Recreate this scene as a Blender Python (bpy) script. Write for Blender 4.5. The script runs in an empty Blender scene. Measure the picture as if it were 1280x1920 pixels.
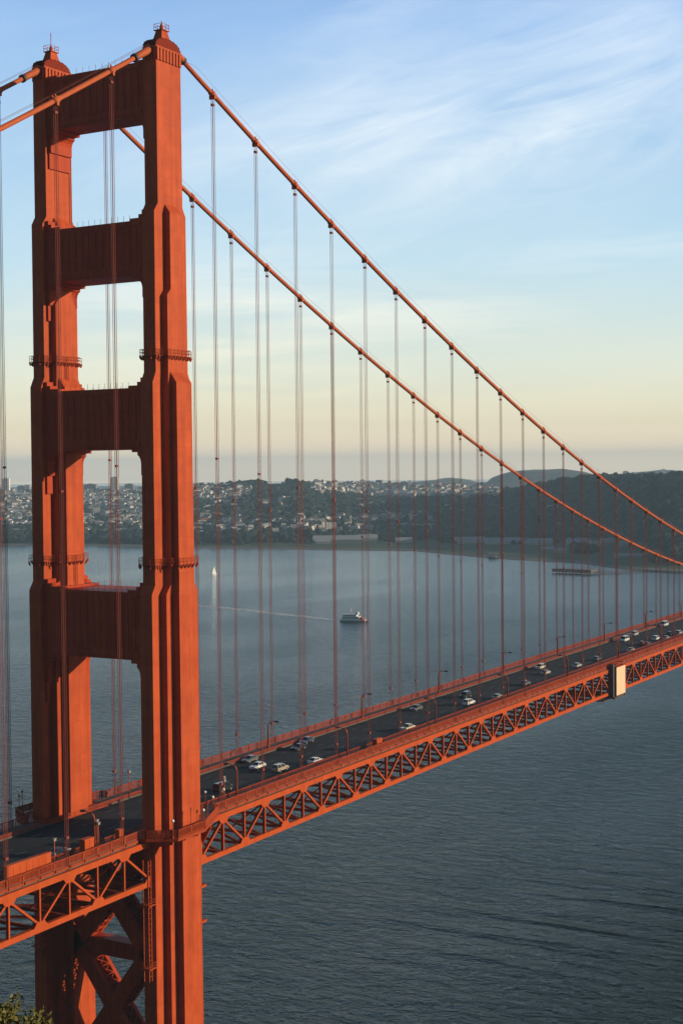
import bpy, math, random
import numpy as np
from mathutils import Vector, Matrix
R = math.radians
rnd = random.Random(11)
scene = bpy.context.scene
col = scene.collection

# ------------------------------------------------------------------ helpers
class MB:
    """Collects faces of one mesh."""
    def __init__(s):
        s.v = []; s.f = []; s.sm = []; s.mi = []; s.cur = 0
    def add(s, vs, fs, smooth=False):
        o = len(s.v); s.v += [tuple(p) for p in vs]
        for f in fs:
            s.f.append([i + o for i in f]); s.sm.append(smooth); s.mi.append(s.cur)
    def box(s, x0, x1, y0, y1, z0, z1):
        s.add([(x0,y0,z0),(x1,y0,z0),(x1,y1,z0),(x0,y1,z0),(x0,y0,z1),(x1,y0,z1),(x1,y1,z1),(x0,y1,z1)],
              [(0,3,2,1),(4,5,6,7),(0,1,5,4),(1,2,6,5),(2,3,7,6),(3,0,4,7)])
    def beam(s, p, q, w, h, side=(0,1,0)):
        """bar from p to q; w measured along `side`, h across both"""
        p = Vector(p); q = Vector(q); d = (q-p).normalized(); a = Vector(side)
        a = (a - d*a.dot(d)).normalized(); b = d.cross(a)
        vs = []
        for c in (p, q):
            for i, j in ((-1,-1),(1,-1),(1,1),(-1,1)):
                vs.append(c + a*(i*w/2) + b*(j*h/2))
        s.add(vs, [(3,2,1,0),(4,5,6,7),(0,1,5,4),(1,2,6,5),(2,3,7,6),(3,0,4,7)])
    def tube(s, pts, r, n=8, caps=True):
        pts = [Vector(p) for p in pts]; rings = []
        for i, p in enumerate(pts):
            d = (pts[min(i+1, len(pts)-1)] - pts[max(i-1, 0)]).normalized()
            u = Vector((0,0,1)) if abs(d.z) < .95 else Vector((1,0,0))
            a = d.cross(u).normalized(); b = a.cross(d)
            rr = r[i] if isinstance(r, (list, tuple)) else r
            rings.append([p + a*(rr*math.cos(2*math.pi*k/n)) + b*(rr*math.sin(2*math.pi*k/n)) for k in range(n)])
        s.loft(rings, caps=caps, smooth=True)
    def loft(s, rings, caps=True, smooth=False):
        n = len(rings[0]); vs = [p for r in rings for p in r]; fs = []
        for i in range(len(rings)-1):
            for k in range(n):
                fs.append((i*n+k, i*n+(k+1) % n, (i+1)*n+(k+1) % n, (i+1)*n+k))
        s.add(vs, fs, smooth)
        if caps:
            o = len(s.v) - len(vs)
            s.f.append([o+k for k in range(n)][::-1]); s.sm.append(False); s.mi.append(s.cur)
            s.f.append([o+(len(rings)-1)*n+k for k in range(n)]); s.sm.append(False); s.mi.append(s.cur)
    def prism(s, poly, a, b, axis=1):
        def P(u, v, w):
            return {0: (w, u, v), 1: (u, w, v), 2: (u, v, w)}[axis]
        s.loft([[P(u, v, a) for u, v in poly], [P(u, v, b) for u, v in poly]])
    def sphere(s, c, r, n=8, m=6, sz=1.0):
        rings = []
        for i in range(1, m):
            t = math.pi*i/m
            rings.append([(c[0]+r*math.sin(t)*math.cos(2*math.pi*k/n), c[1]+r*math.sin(t)*math.sin(2*math.pi*k/n), c[2]-r*sz*math.cos(t)) for k in range(n)])
        s.loft(rings, True, True)
    def build(s, name, mats, parent=None):
        me = bpy.data.meshes.new(name)
        me.from_pydata(s.v, [], s.f)
        if not isinstance(mats, (list, tuple)): mats = [mats]
        for m in mats: me.materials.append(m)
        me.polygons.foreach_set('use_smooth', s.sm)
        me.polygons.foreach_set('material_index', s.mi)
        me.validate(); me.update()
        bmfix(me)
        o = bpy.data.objects.new(name, me); col.objects.link(o)
        if parent: o.parent = parent
        return o

import bmesh
def bmfix(me):
    bm = bmesh.new(); bm.from_mesh(me)
    bmesh.ops.recalc_face_normals(bm, faces=bm.faces)
    bm.to_mesh(me); bm.free()

def tag(o, label=None, cat=None, group=None, kind=None):
    if label: o['label'] = label
    if cat: o['category'] = cat
    if group: o['group'] = group
    if kind: o['kind'] = kind
    return o
def empty(name, loc=(0,0,0), rz=0.0, parent=None):
    o = bpy.data.objects.new(name, None); col.objects.link(o)
    o.location = loc; o.rotation_euler = (0, 0, rz); o.empty_display_size = 1
    if parent: o.parent = parent
    return o
def copy_tree(o, parent=None):
    kids = list(o.children)
    c = o.copy(); col.objects.link(c); c.parent = parent
    for k in kids: copy_tree(k, c)
    return c
def np_mesh(name, V, F, mats, parent=None, smooth=False, mi=None):
    """V (n,3), F (m,k) arrays"""
    me = bpy.data.meshes.new(name)
    k = F.shape[1]
    me.vertices.add(len(V)); me.vertices.foreach_set('co', np.ascontiguousarray(V, np.float32).ravel())
    me.loops.add(F.size); me.loops.foreach_set('vertex_index', np.ascontiguousarray(F, np.int32).ravel())
    me.polygons.add(len(F)); me.polygons.foreach_set('loop_start', np.arange(0, F.size, k, dtype=np.int32))
    if not isinstance(mats, (list, tuple)): mats = [mats]
    for m in mats: me.materials.append(m)
    if mi is not None: me.polygons.foreach_set('material_index', np.ascontiguousarray(mi, np.int32))
    me.polygons.foreach_set('use_smooth', np.full(len(F), smooth))
    me.update(calc_edges=True); me.validate()
    o = bpy.data.objects.new(name, me); col.objects.link(o)
    if parent: o.parent = parent
    return o

# ------------------------------------------------------------------ materials
class NT:
    def __init__(s, t): s.t = t; s.n = t.nodes; s.l = t.links
    def node(s, typ, **kw):
        n = s.n.new(typ)
        for k, v in kw.items():
            if k == 'inp':
                for a, b in v.items():
                    if hasattr(b, 'is_linked') or isinstance(b, bpy.types.NodeSocket): s.l.new(b, n.inputs[a])
                    else: n.inputs[a].default_value = b
            else: setattr(n, k, v)
        return n
    def mix(s, f, a, b, mode='MIX'):
        n = s.n.new('ShaderNodeMix'); n.data_type = 'RGBA'; n.blend_type = mode
        for i, v in ((0, f), (6, a), (7, b)):
            if isinstance(v, bpy.types.NodeSocket): s.l.new(v, n.inputs[i])
            else: n.inputs[i].default_value = v if i == 0 else (*v[:3], 1)
        return n.outputs[2]
    def math(s, op, a, b=None, c=None):
        n = s.n.new('ShaderNodeMath'); n.operation = op
        for i, v in enumerate((a, b, c)):
            if v is None: continue
            if isinstance(v, bpy.types.NodeSocket): s.l.new(v, n.inputs[i])
            else: n.inputs[i].default_value = v
        return n.outputs[0]
    def ramp(s, fac, stops):
        n = s.n.new('ShaderNodeValToRGB'); s.l.new(fac, n.inputs[0]); e = n.color_ramp.elements
        while len(e) > 1: e.remove(e[0])
        e[0].position = stops[0][0]; e[0].color = (*stops[0][1], 1)
        for p, c in stops[1:]:
            x = e.new(p); x.color = (*c, 1)
        return n.outputs[0]
def new_mat(name):
    m = bpy.data.materials.new(name); m.use_nodes = True
    t = NT(m.node_tree); b = m.node_tree.nodes['Principled BSDF']
    return m, t, b
def simple(name, c, rough=.6, metal=0.0, var=.15, scale=.4, coord='Object'):
    m, t, b = new_mat(name)
    tc = t.node('ShaderNodeTexCoord')
    n = t.node('ShaderNodeTexNoise', inp={'Vector': tc.outputs[coord], 'Scale': scale, 'Detail': 4.0})
    lo = tuple(x*(1-var) for x in c); hi = tuple(min(1, x*(1+var)) for x in c)
    t.l.new(t.mix(n.outputs[0], lo, hi), b.inputs['Base Color'])
    b.inputs['Roughness'].default_value = rough; b.inputs['Metallic'].default_value = metal
    return m

def paint(name, c, seams=True, streak=.26, rough=.5):
    """weathered orange bridge paint: blotches, rain streaks, plate seams"""
    m, t, b = new_mat(name)
    g = t.node('ShaderNodeNewGeometry')
    mp = t.node('ShaderNodeMapping', inp={'Vector': g.outputs['Position'], 'Scale': (.9, .9, .045)})
    st = t.node('ShaderNodeTexNoise', inp={'Vector': mp.outputs[0], 'Scale': 1.0, 'Detail': 5.0})
    bl = t.node('ShaderNodeTexNoise', inp={'Vector': g.outputs['Position'], 'Scale': .35, 'Detail': 5.0, 'Roughness': .65})
    f = t.math('ADD', t.math('MULTIPLY', st.outputs[0], .5), t.math('MULTIPLY', bl.outputs[0], .5))
    lo = (c[0]*(1-streak), c[1]*(1-streak*1.3), c[2]*(1-streak)); hi = (c[0]*(1+streak), c[1]*(1+streak*1.3), c[2]*(1+streak*1.2))
    colr = t.ramp(f, [(.3, lo), (.5, c), (.7, hi)])
    if seams:
        sp = t.node('ShaderNodeSeparateXYZ', inp={'Vector': g.outputs['Position']})
        z = t.math('FRACT', t.math('DIVIDE', sp.outputs[2], 3.4))
        hv = t.math('FRACT', t.math('DIVIDE', t.math('ADD', sp.outputs[0], sp.outputs[1]), 1.07))
        line = t.math('MAXIMUM', t.math('LESS_THAN', z, .03), t.math('MULTIPLY', t.math('LESS_THAN', hv, .07), .45))
        pv_ = t.node('ShaderNodeCombineXYZ', inp={0: t.math('FLOOR', t.math('DIVIDE', t.math('ADD', sp.outputs[0], sp.outputs[1]), 2.14)), 1: t.math('FLOOR', t.math('DIVIDE', sp.outputs[2], 3.4)), 2: 0.0})
        wn = t.node('ShaderNodeTexWhiteNoise', inp={'Vector': pv_.outputs[0]})
        colr = t.mix(t.math('MULTIPLY', wn.outputs[0], .22), colr, (c[0]*.62, c[1]*.55, c[2]*.6))
        gr = t.node('ShaderNodeTexNoise', inp={'Vector': t.node('ShaderNodeMapping', inp={'Vector': g.outputs['Position'], 'Scale': (1.6, 1.6, .10)}).outputs[0], 'Scale': 1.0, 'Detail': 6.0, 'Roughness': .7})
        colr = t.mix(t.ramp(gr.outputs[0], [(.56, (0,)*3), (.74, (.42,)*3)]), colr, (.085, .022, .012))
        colr = t.mix(t.math('MULTIPLY', line, .28), colr, (c[0]*.45, c[1]*.4, c[2]*.4))
        bmp = t.node('ShaderNodeBump', inp={'Height': line, 'Strength': .25, 'Distance': .05})
        t.l.new(bmp.outputs[0], b.inputs['Normal'])
    t.l.new(colr, b.inputs['Base Color']); b.inputs['Roughness'].default_value = rough
    b.inputs['Specular IOR Level'].default_value = .08
    return m

ORANGE = (.41, .069, .019)
M = {}
M['orange'] = paint('tower_paint', ORANGE)
M['strut'] = paint('strut_paint', (.38, .050, .014))
M['cable'] = paint('cable_paint', (.39, .088, .032), seams=False, streak=.12)
M['rope'] = paint('rope_paint', (.21, .056, .042), seams=False, streak=.1, rough=.7)
M['truss'] = paint('truss_paint', (.40, .066, .015), seams=False, streak=.18)
M['rail'] = paint('railing_paint', (.29, .044, .013), seams=False, streak=.18)
M['dark'] = simple('dark_steel', (.035, .03, .032), .6)
M['dome'] = None
M['concrete'] = simple('concrete', (.24, .22, .2), .9, var=.25, scale=.3)
M['walk'] = simple('sidewalk_concrete', (.10, .08, .07), .9, var=.3, scale=.5, coord='Object')
M['white'] = simple('white_paint', (.75, .74, .72), .4, var=.05)
M['offwhite'] = simple('offwhite_globe', (.8, .78, .72), .3, var=.03)
M['lamp'] = paint('lamp_paint', (.34, .075, .035), seams=False)
M['glass'] = simple('dark_glass', (.012, .016, .02), .12, var=.1)
M['tyre'] = simple('tyre_rubber', (.015, .015, .016), .85)
M['chrome'] = simple('wheel_metal', (.45, .45, .46), .35, .8, var=.05)
M['headlamp'] = simple('headlamp_glass', (.75, .75, .72), .15, var=.03)
M['tail'] = simple('tail_lamp_red', (.45, .02, .015), .25, var=.05)
M['tarp'] = simple('cream_tarp', (.70, .47, .30), .8, var=.2, scale=.6)
M['red'] = simple('red_paint', (.35, .04, .035), .45, var=.06)
M['sail'] = simple('sail_cloth', (.8, .79, .76), .8, var=.04)

def asphalt():
    m, t, b = new_mat('asphalt')
    g = t.node('ShaderNodeNewGeometry'); sp = t.node('ShaderNodeSeparateXYZ', inp={'Vector': g.outputs['Position']})
    n = t.node('ShaderNodeTexNoise', inp={'Vector': g.outputs['Position'], 'Scale': .5, 'Detail': 6.0, 'Roughness': .7})
    mp = t.node('ShaderNodeMapping', inp={'Vector': g.outputs['Position'], 'Scale': (.03, 1.3, 1)})
    n2 = t.node('ShaderNodeTexNoise', inp={'Vector': mp.outputs[0], 'Scale': 1.0, 'Detail': 3.0})
    f = t.math('ADD', t.math('MULTIPLY', n.outputs[0], .45), t.math('MULTIPLY', n2.outputs[0], .55))
    c = t.ramp(f, [(.3, (.017, .020, .024)), (.55, (.026, .029, .033)), (.75, (.038, .040, .042))])
    t.l.new(c, b.inputs['Base Color']); b.inputs['Roughness'].default_value = .9
    b.inputs['Specular IOR Level'].default_value = .2
    return m
M['asphalt'] = asphalt()

def dome_mat():
    m, t, b = new_mat('riveted_dome')
    tc = t.node('ShaderNodeTexCoord')
    br = t.node('ShaderNodeTexBrick', inp={'Vector': tc.outputs['UV'] if False else tc.outputs['Object'], 'Scale': 1.6, 'Mortar Size': .07,
        'Color1': (.25, .034, .012, 1), 'Color2': (.33, .045, .014, 1), 'Mortar': (.05, .010, .008, 1)})
    n = t.node('ShaderNodeTexNoise', inp={'Vector': tc.outputs['Object'], 'Scale': 2.2, 'Detail': 3.0})
    t.l.new(t.mix(n.outputs[0], br.outputs[0], (.12, .018, .010)), b.inputs['Base Color'])
    b.inputs['Roughness'].default_value = .8; b.inputs['Specular IOR Level'].default_value = .05
    return m
M['dome'] = dome_mat()

def leaf_mat(name, stops, scale):
    m, t, b = new_mat(name)
    g = t.node('ShaderNodeNewGeometry')
    n = t.node('ShaderNodeTexNoise', inp={'Vector': g.outputs['Position'], 'Scale': scale, 'Detail': 3.0})
    t.l.new(t.ramp(n.outputs[0], stops), b.inputs['Base Color'])
    b.inputs['Roughness'].default_value = .75; b.inputs['Specular IOR Level'].default_value = .15
    return m
M['bush'] = leaf_mat('brush_leaves', [(.3, (.045, .05, .012)), (.5, (.12, .115, .03)), (.7, (.26, .22, .07))], 5.0)
M['twig'] = simple('twig_bark', (.07, .05, .035), .9)
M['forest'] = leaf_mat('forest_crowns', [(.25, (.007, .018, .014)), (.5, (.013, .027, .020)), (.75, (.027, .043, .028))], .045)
M['trunk'] = M['twig']

# ------------------------------------------------------------------ camera
CAM = np.array([-232.2309, -188.0771, 145.4933]); AZ, PIT, ROL = .5316832, -.0295615, -.0100132
FPX = 2813.984
fw = np.array([math.cos(PIT)*math.cos(AZ), math.cos(PIT)*math.sin(AZ), math.sin(PIT)])
rt = np.cross(fw, [0, 0, 1.]); rt /= np.linalg.norm(rt); up = np.cross(rt, fw)
rt, up = rt*math.cos(ROL) + up*math.sin(ROL), -rt*math.sin(ROL) + up*math.cos(ROL)
cam = bpy.data.cameras.new('camera'); co = bpy.data.objects.new('camera', cam); col.objects.link(co)
co.matrix_world = Matrix(((rt[0], up[0], -fw[0], CAM[0]), (rt[1], up[1], -fw[1], CAM[1]), (rt[2], up[2], -fw[2], CAM[2]), (0, 0, 0, 1)))
cam.sensor_fit = 'VERTICAL'; cam.sensor_height = 36; cam.sensor_width = 24; cam.lens = FPX/1920*36
cam.clip_start = 1; cam.clip_end = 80000
scene.camera = co
def view_ray(px, py):
    return fw + rt*((px-640)/FPX) - up*((py-960)/FPX)
def at_r(px, py, r):
    """point seen at photo column/row at horizontal distance r"""
    d = view_ray(px, py); h = math.hypot(d[0], d[1])
    return CAM + d*(r/h)
def row_of(p):
    q = np.asarray(p) - CAM; w = q@fw
    return 960 - FPX*(q@up)/w
def on_plane(px, py, z):
    d = view_ray(px, py); return CAM + d*((z-CAM[2])/d[2])

# ------------------------------------------------------------------ the bridge
TX = -1.24; S = 15.24; YC = 13.7; YT = 13.9
def z_chord(x):
    return 75.2 + (4.378*(1-((x-640)/640)**2) if x >= 0 else .01368*x)
def z_cable(x):
    if x >= 0: return 227.0 - 145.1*(1-((x-640)/640)**2)
    d = -x; return 227.2 - .572*d + .00035*d*d
bridge = tag(empty('suspension_bridge'), 'orange suspension bridge with a two-legged tower, running away over the bay', 'bridge')
tower = empty('tower', (TX, 0, 0), parent=bridge)

# --- tower legs: stepped plan, setbacks going up
ROWS = [(0, 7.6, 1.5, 4.8, 2.95, 2.7, 4.5), (60, 7.3, 1.45, 4.62, 2.85, 2.65, 4.4), (121.9, 7.25, 1.45, 4.6, 2.84, 2.64, 4.38),
        (123.7, 6.14, 1.42, 3.14, 2.8, 2.4, 4.25), (161.9, 6.05, 1.4, 3.1, 2.78, 2.4, 4.2), (163.9, 5.04, 1.4, 2.97, 2.74, 2.38, 2.74),
        (178.4, 5.0, 1.4, 2.95, 2.74, 2.38, 2.74), (179.6, 4.97, 1.4, 1.85, 2.74, 1.6, 2.74), (194.0, 4.92, 1.42, 1.82, 2.72, 1.6, 2.72),
        (195.6, 3.86, 1.5, 1.8, 1.5, 1.6, 1.5), (222.4, 3.8, 1.5, 1.8, 1.5, 1.6, 1.5)]
def plan(L, w1, a1, w2, a2, w3, off=0.0):
    L += off; w1 += off; a1 += off; w2 += off; a2 += off; w3 += off
    q = [(L, w1), (a1, w1), (a1, w2), (a2, w2), (a2, w3)]
    a = q; b = [(-x, y) for x, y in q[::-1]]; c = [(-x, -y) for x, y in q]; d = [(x, -y) for x, y in q[::-1]]
    return a + b + c + d
def row_at(z):
    for p, q in zip(ROWS, ROWS[1:]):
        if p[0] <= z <= q[0]:
            t = (z-p[0])/(q[0]-p[0]); return [p[i]+(q[i]-p[i])*t for i in range(1, 7)]
for s in (-1, 1):
    m = MB()
    rings = [[(x, y, r[0]) for x, y in plan(*r[1:])] for r in ROWS]
    m.loft(rings)
    # crown: fluted band under the cornice
    m.box(-3.55, 3.55, -1.3, 1.3, 222.4, 224.9)
    for i in range(8):
        x = -3.42 + i*6.84/7
        for y in (-1, 1): m.box(x-.3, x+.3, y*1.53-.25, y*1.53+.25, 222.35, 224.75)
    for i in range(4):
        y = -1.2 + i*.8
        for x in (-1, 1): m.box(x*3.6-.24, x*3.6+.24, y-.25, y+.25, 222.38, 224.7)
    m.box(-3.9, 3.9, -1.62, 1.62, 224.6, 225.0)
    # bolted cover plates on the lower shaft faces
    leg = m.build('tower_leg', M['orange'], tower); leg.location = (0, s*YC, 0)

# --- saddle housings, beacons
for s in (-1, 1):
    m = MB(); n = 20
    prof = [(3.85*math.cos(math.pi*i/n), 225.0 + 1.9*math.sin(math.pi*i/n)**.8) for i in range(n+1)]
    m.prism(prof, -1.5, 1.5, 1)
    for i in range(1, n, 2):
        x, z = prof[i]; m.box(x-.08, x+.08, -1.54, 1.54, z-.1, z+.07)
    for y in (-1.05, -.35, .35, 1.05):
        m.tube([(x, y, z+.02) for x, z in prof], .07, 4)
    d = m.build('saddle_housing', M['dome'], tower); d.location = (0, s*YC, 0)
    m = MB()
    m.loft([[(-1.45, -1.1, 226.5), (1.45, -1.1, 226.5), (1.45, 1.1, 226.5), (-1.45, 1.1, 226.5)],
            [(-1.35, -1.0, 227.0), (1.35, -1.0, 227.0), (1.35, 1.0, 227.0), (-1.35, 1.0, 227.0)],
            [(-.85, -.7, 228.6), (.85, -.7, 228.6), (.85, .7, 228.6), (-.85, .7, 228.6)]])
    m.box(-1.15, 1.15, -1.0, 1.0, 228.6, 228.75)
    for x in (-1.1, 0, 1.1):
        for y in (-.95, .95): m.beam((x, y, 228.7), (x, y, 229.9), .07, .07)
    for z in (229.3, 229.85):
        m.beam((-1.1, -.95, z), (1.1, -.95, z), .06, .06); m.beam((-1.1, .95, z), (1.1, .95, z), .06, .06)
        m.beam((-1.1, -.95, z), (-1.1, .95, z), .06, .06, (1,0,0)); m.beam((1.1, -.95, z), (1.1, .95, z), .06, .06, (1,0,0))
    m.tube([(0, 0, 228.7), (0, 0, 229.5)], .38, 10); m.tube([(0, 0, 229.5), (0, 0, 230.0)], [.3, .2], 10)
    m.tube([(0, 0, 230), (0, 0, 230.6 if s < 0 else 232.6)], .07, 6)
    b = m.build('beacon_spire', M['orange'], tower); b.location = (0, s*YC, 0)

# --- portal struts with stepped haunches and fluted faces
STR = [(212.4, 222.6, 3.1, 1.5, 1.0, 'top'), (182.4, 192.7, 4.1, 1.45, 1.0, ''), (149.4, 161.0, 5.2, 1.45, 1.15, ''), (109.3, 122.2, 6.2, 1.5, 1.3, '')]
for zb, zt, hd, w, k, flag in STR:
    m = MB(); ye = YC - 1.0
    prof = []      # closed outline in (y, z)
    h = [(0, -7.4), (.38, -7.4), (.38, -4.3), (.8, -4.3), (.8, -2.4), (.95, -1.75), (1.25, -1.25), (1.65, -1.0), (1.65, -.5), (3.0, -.5), (3.0, 0)]
    tcap = [(3.6, 0), (3.6, .45), (1.5, .45), (1.5, 1.1), (.7, 1.1), (.7, 1.9), (0, 1.9)] if flag != 'top' else [(2.6, 0), (2.6, .35), (0, .35)]
    yi = YC - w
    lowL = [(-ye, zb-7.4*k)] + [(-yi + a, zb + b*k) for a, b in h]
    lowR = [(yi - a, zb + b*k) for a, b in h[::-1]] + [(ye, zb-7.4*k)]
    topR = [(ye, zt+tcap[-1][1])] + [(yi - a, zt + b) for a, b in tcap[::-1]]
    topL = [(-yi + a, zt + b) for a, b in tcap] + [(-ye, zt+tcap[-1][1])]
    m.prism(lowL + lowR + topR + topL, -hd, hd, 0)
    for sx in (-1, 1):
        x0, x1 = sx*hd, sx*(hd+.13)
        X = (min(x0, x1), max(x0, x1))
        yy = yi - 1.0
        m.box(X[0]-.02, X[1]+.06, -yy, yy, zt-1.0, zt-.35); m.box(X[0]-.02, X[1]+.06, -yy, yy, zb+.5, zb+1.3)
        nr = 13
        for i in range(nr):
            y = -yy + 1.2 + (2*yy-2.4)*i/(nr-1)
            m.box(X[0], X[1], y-.38, y+.38, zb+1.9, zt-1.6)
            m.box(X[0], X[1]-.06*sx if sx > 0 else X[1], y-.16, y+.16, zt-1.55, zt-1.2)
    st_ = m.build('portal_strut', M['strut'], tower)
    yr = yi - (2.6 if flag == 'top' else 3.7); zr_ = zt
    for sx in (-1, 1):
        m = MB()
        for h in (.6, 1.15): m.beam((sx*(hd-.15), -yr, zr_+h), (sx*(hd-.15), yr, zr_+h), .07, .07)
        for i in range(13):
            y = -yr + 2*yr*i/12; m.beam((sx*(hd-.15), y, zr_), (sx*(hd-.15), y, zr_+1.1), .045, .045)
        m.build('strut_railing', M['rail'], tower)

# --- bracing below the roadway
HB = 2.3
def lattice_arm(p, q, wd, th):
    m = MB(); p = Vector(p); q = Vector(q)
    d = (q-p).normalized(); nrm = Vector((1,0,0)).cross(d)
    for s in (-1, 1):
        m.beam(p + Vector((s*(wd-.45), 0, 0)), q + Vector((s*(wd-.45), 0, 0)), .9, th, (1,0,0))
    L = (q-p).length; n = max(2, int(L/1.9))
    for sg in (-1, 1):
        for i in range(n):
            a = p + d*(L*i/n) + nrm*(sg*th*.46); b = p + d*(L*(i+1)/n) + nrm*(sg*th*.46)
            e = Vector((wd-.9, 0, 0))
            m.beam(a-e, b+e, .32, .1, nrm); m.beam(a+e, b-e, .32, .13, nrm)
            m.beam(a-e, a+e, .5, .11, nrm)
    return m
yl = YC - 3.0
for (p, q) in (((0, -yl, 49.3), (0, yl, 74.7)), ((0, -yl, 74.7), (0, yl, 49.3)), ((0, -yl, 25.6), (0, yl, 53.8)), ((0, -yl, 53.8), (0, yl, 25.6))):
    lattice_arm(p, q, HB, 3.1).build('cross_brace', M['strut'], tower)
for z in (51.2, 27):
    HH = HB*.66
    m = MB(); m.box(-HH-.1, HH+.1, -YC+1, YC-1, z-1.6, z+1.6)
    for sx in (-1, 1):
        for y in np.linspace(-9, 9, 10): m.box(sx*(HH+.1)-.12, sx*(HH+.1)+.12, y-.12, y+.12, z-1.5, z+1.5)
    m.build('horizontal_brace', M['strut'], tower)
for zc in (62.0, 39.7):          # gusset where the braces cross
    m = MB(); m.prism([(-1.5, zc-2.3), (1.5, zc-2.3), (2.0, zc), (1.5, zc+2.3), (-1.5, zc+2.3), (-2.0, zc)], -HB-.06, HB+.06, 0)
    m.build('brace_gusset', M['strut'], tower)

# --- maintenance galleries round the legs
for z in (167.0, 127.5):
    for s in (-1, 1):
        m = MB(); r = row_at(z); pl = plan(*r, off=.55)
        m.loft([[(x, y, z-.1) for x, y in pl], [(x, y, z) for x, y in pl]])
        hull = [(r[0]+.85, r[1]+.85)]
        for i in range(len(pl)):
            a, b = pl[i], pl[(i+1) % len(pl)]
            L = math.hypot(b[0]-a[0], b[1]-a[1])
            if L < .05: continue
            for h in (.6, 1.15): m.beam((*a, z+h), (*b, z+h), .07, .07, (0,0,1))
            n = max(1, round(L/1.3))
            for j in range(n):
                x = a[0]+(b[0]-a[0])*j/n; y = a[1]+(b[1]-a[1])*j/n
                m.beam((x, y, z-.05), (x, y, z+1.18), .06, .06, (1,0,0))
                m.beam((x, y, z-.1), (x*.97, y*.9, z-.75), .24, .26, (1,0,0))
        g = m.build('gallery', M['rail'], tower); g.location = (0, s*YC, 0)
# added bars and rungs imitate rod shadows below the galleries, inner leg faces
for z0, z1 in ((161.5, 167), (122.8, 127.5)):
    for s in (-1, 1):
        m = MB(); y = s*(YC - (row_at(z1-.5)[5]) - .3)
        for x in (-.45, .25): m.beam((x, y, z0), (x, y, z1+1.1), .1, .1)
        for i in range(int((z1-z0)/.4)): m.beam((-.45, y, z0+.4*i), (.25, y, z0+.4*i), .05, .05)
        m.build('rod_shadow_bars', M['rail'], tower)
# service shaft and pipes beside the legs under the roadway
for s in (-1, 1):
    m = MB()
    for x in (-8.6, -7.8):
        for y in (s*13.5-.9, s*13.5+.3): m.beam((x, y, 49), (x, y, 72), .16, .16)
    for z in np.arange(50, 72, 1.0):
        m.beam((-8.6, s*13.5-.9, z), (-8.6, s*13.5+.3, z), .07, .07, (1,0,0)); m.beam((-8.6, s*13.5-.9, z), (-7.8, s*13.5-.9, z), .07, .07)
    for z in (51.5, 63.5): m.box(-9.2, -7.3, s*13.5-1.6, s*13.5+.9, z, z+.18)
    for z in (51.7, 63.7):
        for h in (.5, 1.0): m.beam((-9.2, s*13.5-1.6, z+h), (-9.2, s*13.5+.9, z+h), .07, .07, (1,0,0)); m.beam((-9.2, s*13.5-1.6, z+h), (-7.3, s*13.5-1.6, z+h), .07, .07)
    m.build('service_shaft', M['orange'], tower); m = MB()
    m.tube([(8.1, s*13.6, 55), (8.1, s*13.6, 72)], .16, 8); m.tube([(8.1, s*14.5, 59), (8.1, s*14.5, 72)], .12, 8)
    for z in (56, 63): m.box(7.3, 8.9, s*13.9-1.3, s*13.9+1.0, z, z+.5)
    m.build('drain_pipe', M['orange'], tower)
m = MB()
for s in (-1, 1):
    pass
m.loft([[(x*k, y*k, z) for x, y in [(16, -24), (16, 24), (9, 30), (-9, 30), (-16, 24), (-16, -24), (-9, -30), (9, -30)]] for k, z in ((1.08, -3), (1.0, 9), (.96, 13.4))])
m.build('pier_base', M['concrete'], tower)

# --- main cables with bands
XEND = 900.0
def cable_pts(y):
    xs = list(np.arange(-150, 0, 6.0)) + [-4, -2.2, -1.0, 0, 1.2, 3] + list(np.arange(6, XEND+1, S/2))
    return [(x, y, z_cable(x)) for x in xs]
band_mesh = None
SIDE_X = [TX*1.0 - S*k for k in range(1, 8)]
for s in (-1, 1):
    m = MB(); m.tube(cable_pts(s*YC), .47, 12)
    cab = m.build('main_cable', M['cable'], bridge)
    xs = SIDE_X[:4 if s < 0 else 3] + [S*k for k in range(1, 38)]
    for x in xs:
        z = z_cable(x); sl = (z_cable(x+.5)-z_cable(x-.5)); d = Vector((1, 0, sl)).normalized()
        m = MB(); c = Vector((x, s*YC, z))
        m.tube([c-d*.75, c-d*.72, c+d*.72, c+d*.75], [.5, .62, .62, .5], 12)
        upn = Vector((-d.z, 0, d.x))
        for t in (-.42, .42): m.beam(c+d*t+upn*.45, c+d*t+upn*.95, .22, .22)
        m.box(x-.28, x+.28, s*YC-.68, s*YC+.68, z-.95, z-.2)
        m.build('cable_band', M['cable'], cab)
    for a, b in ((-9.5, -3.2), (2.6, 5.2)):
        m = MB(); m.tube([(x, s*YC, z_cable(x)) for x in (a, a+.2, (a+b)/2, b-.2, b)], [.55, .7, .72, .74, .74], 12)
        m.build('cable_sleeve', M['cable'], cab)
    for x in (-9.6, 5.4):
        m = MB(); m.tube([(x-.25, s*YC, z_cable(x-.25)), (x+.25, s*YC, z_cable(x+.25))], .8, 12); m.build('cable_collar', M['dark'], cab)
    m = MB()                                                     # hand ropes above the cable
    for dy in (-.55, .55):
        m.tube([(x, s*YC+dy, z_cable(x)+1.25) for x in list(np.arange(-150, -9, S)) + [-6] + list(np.arange(9, 600, S))], .03, 4)
    m.build('hand_rope', M['rope'], cab)

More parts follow.
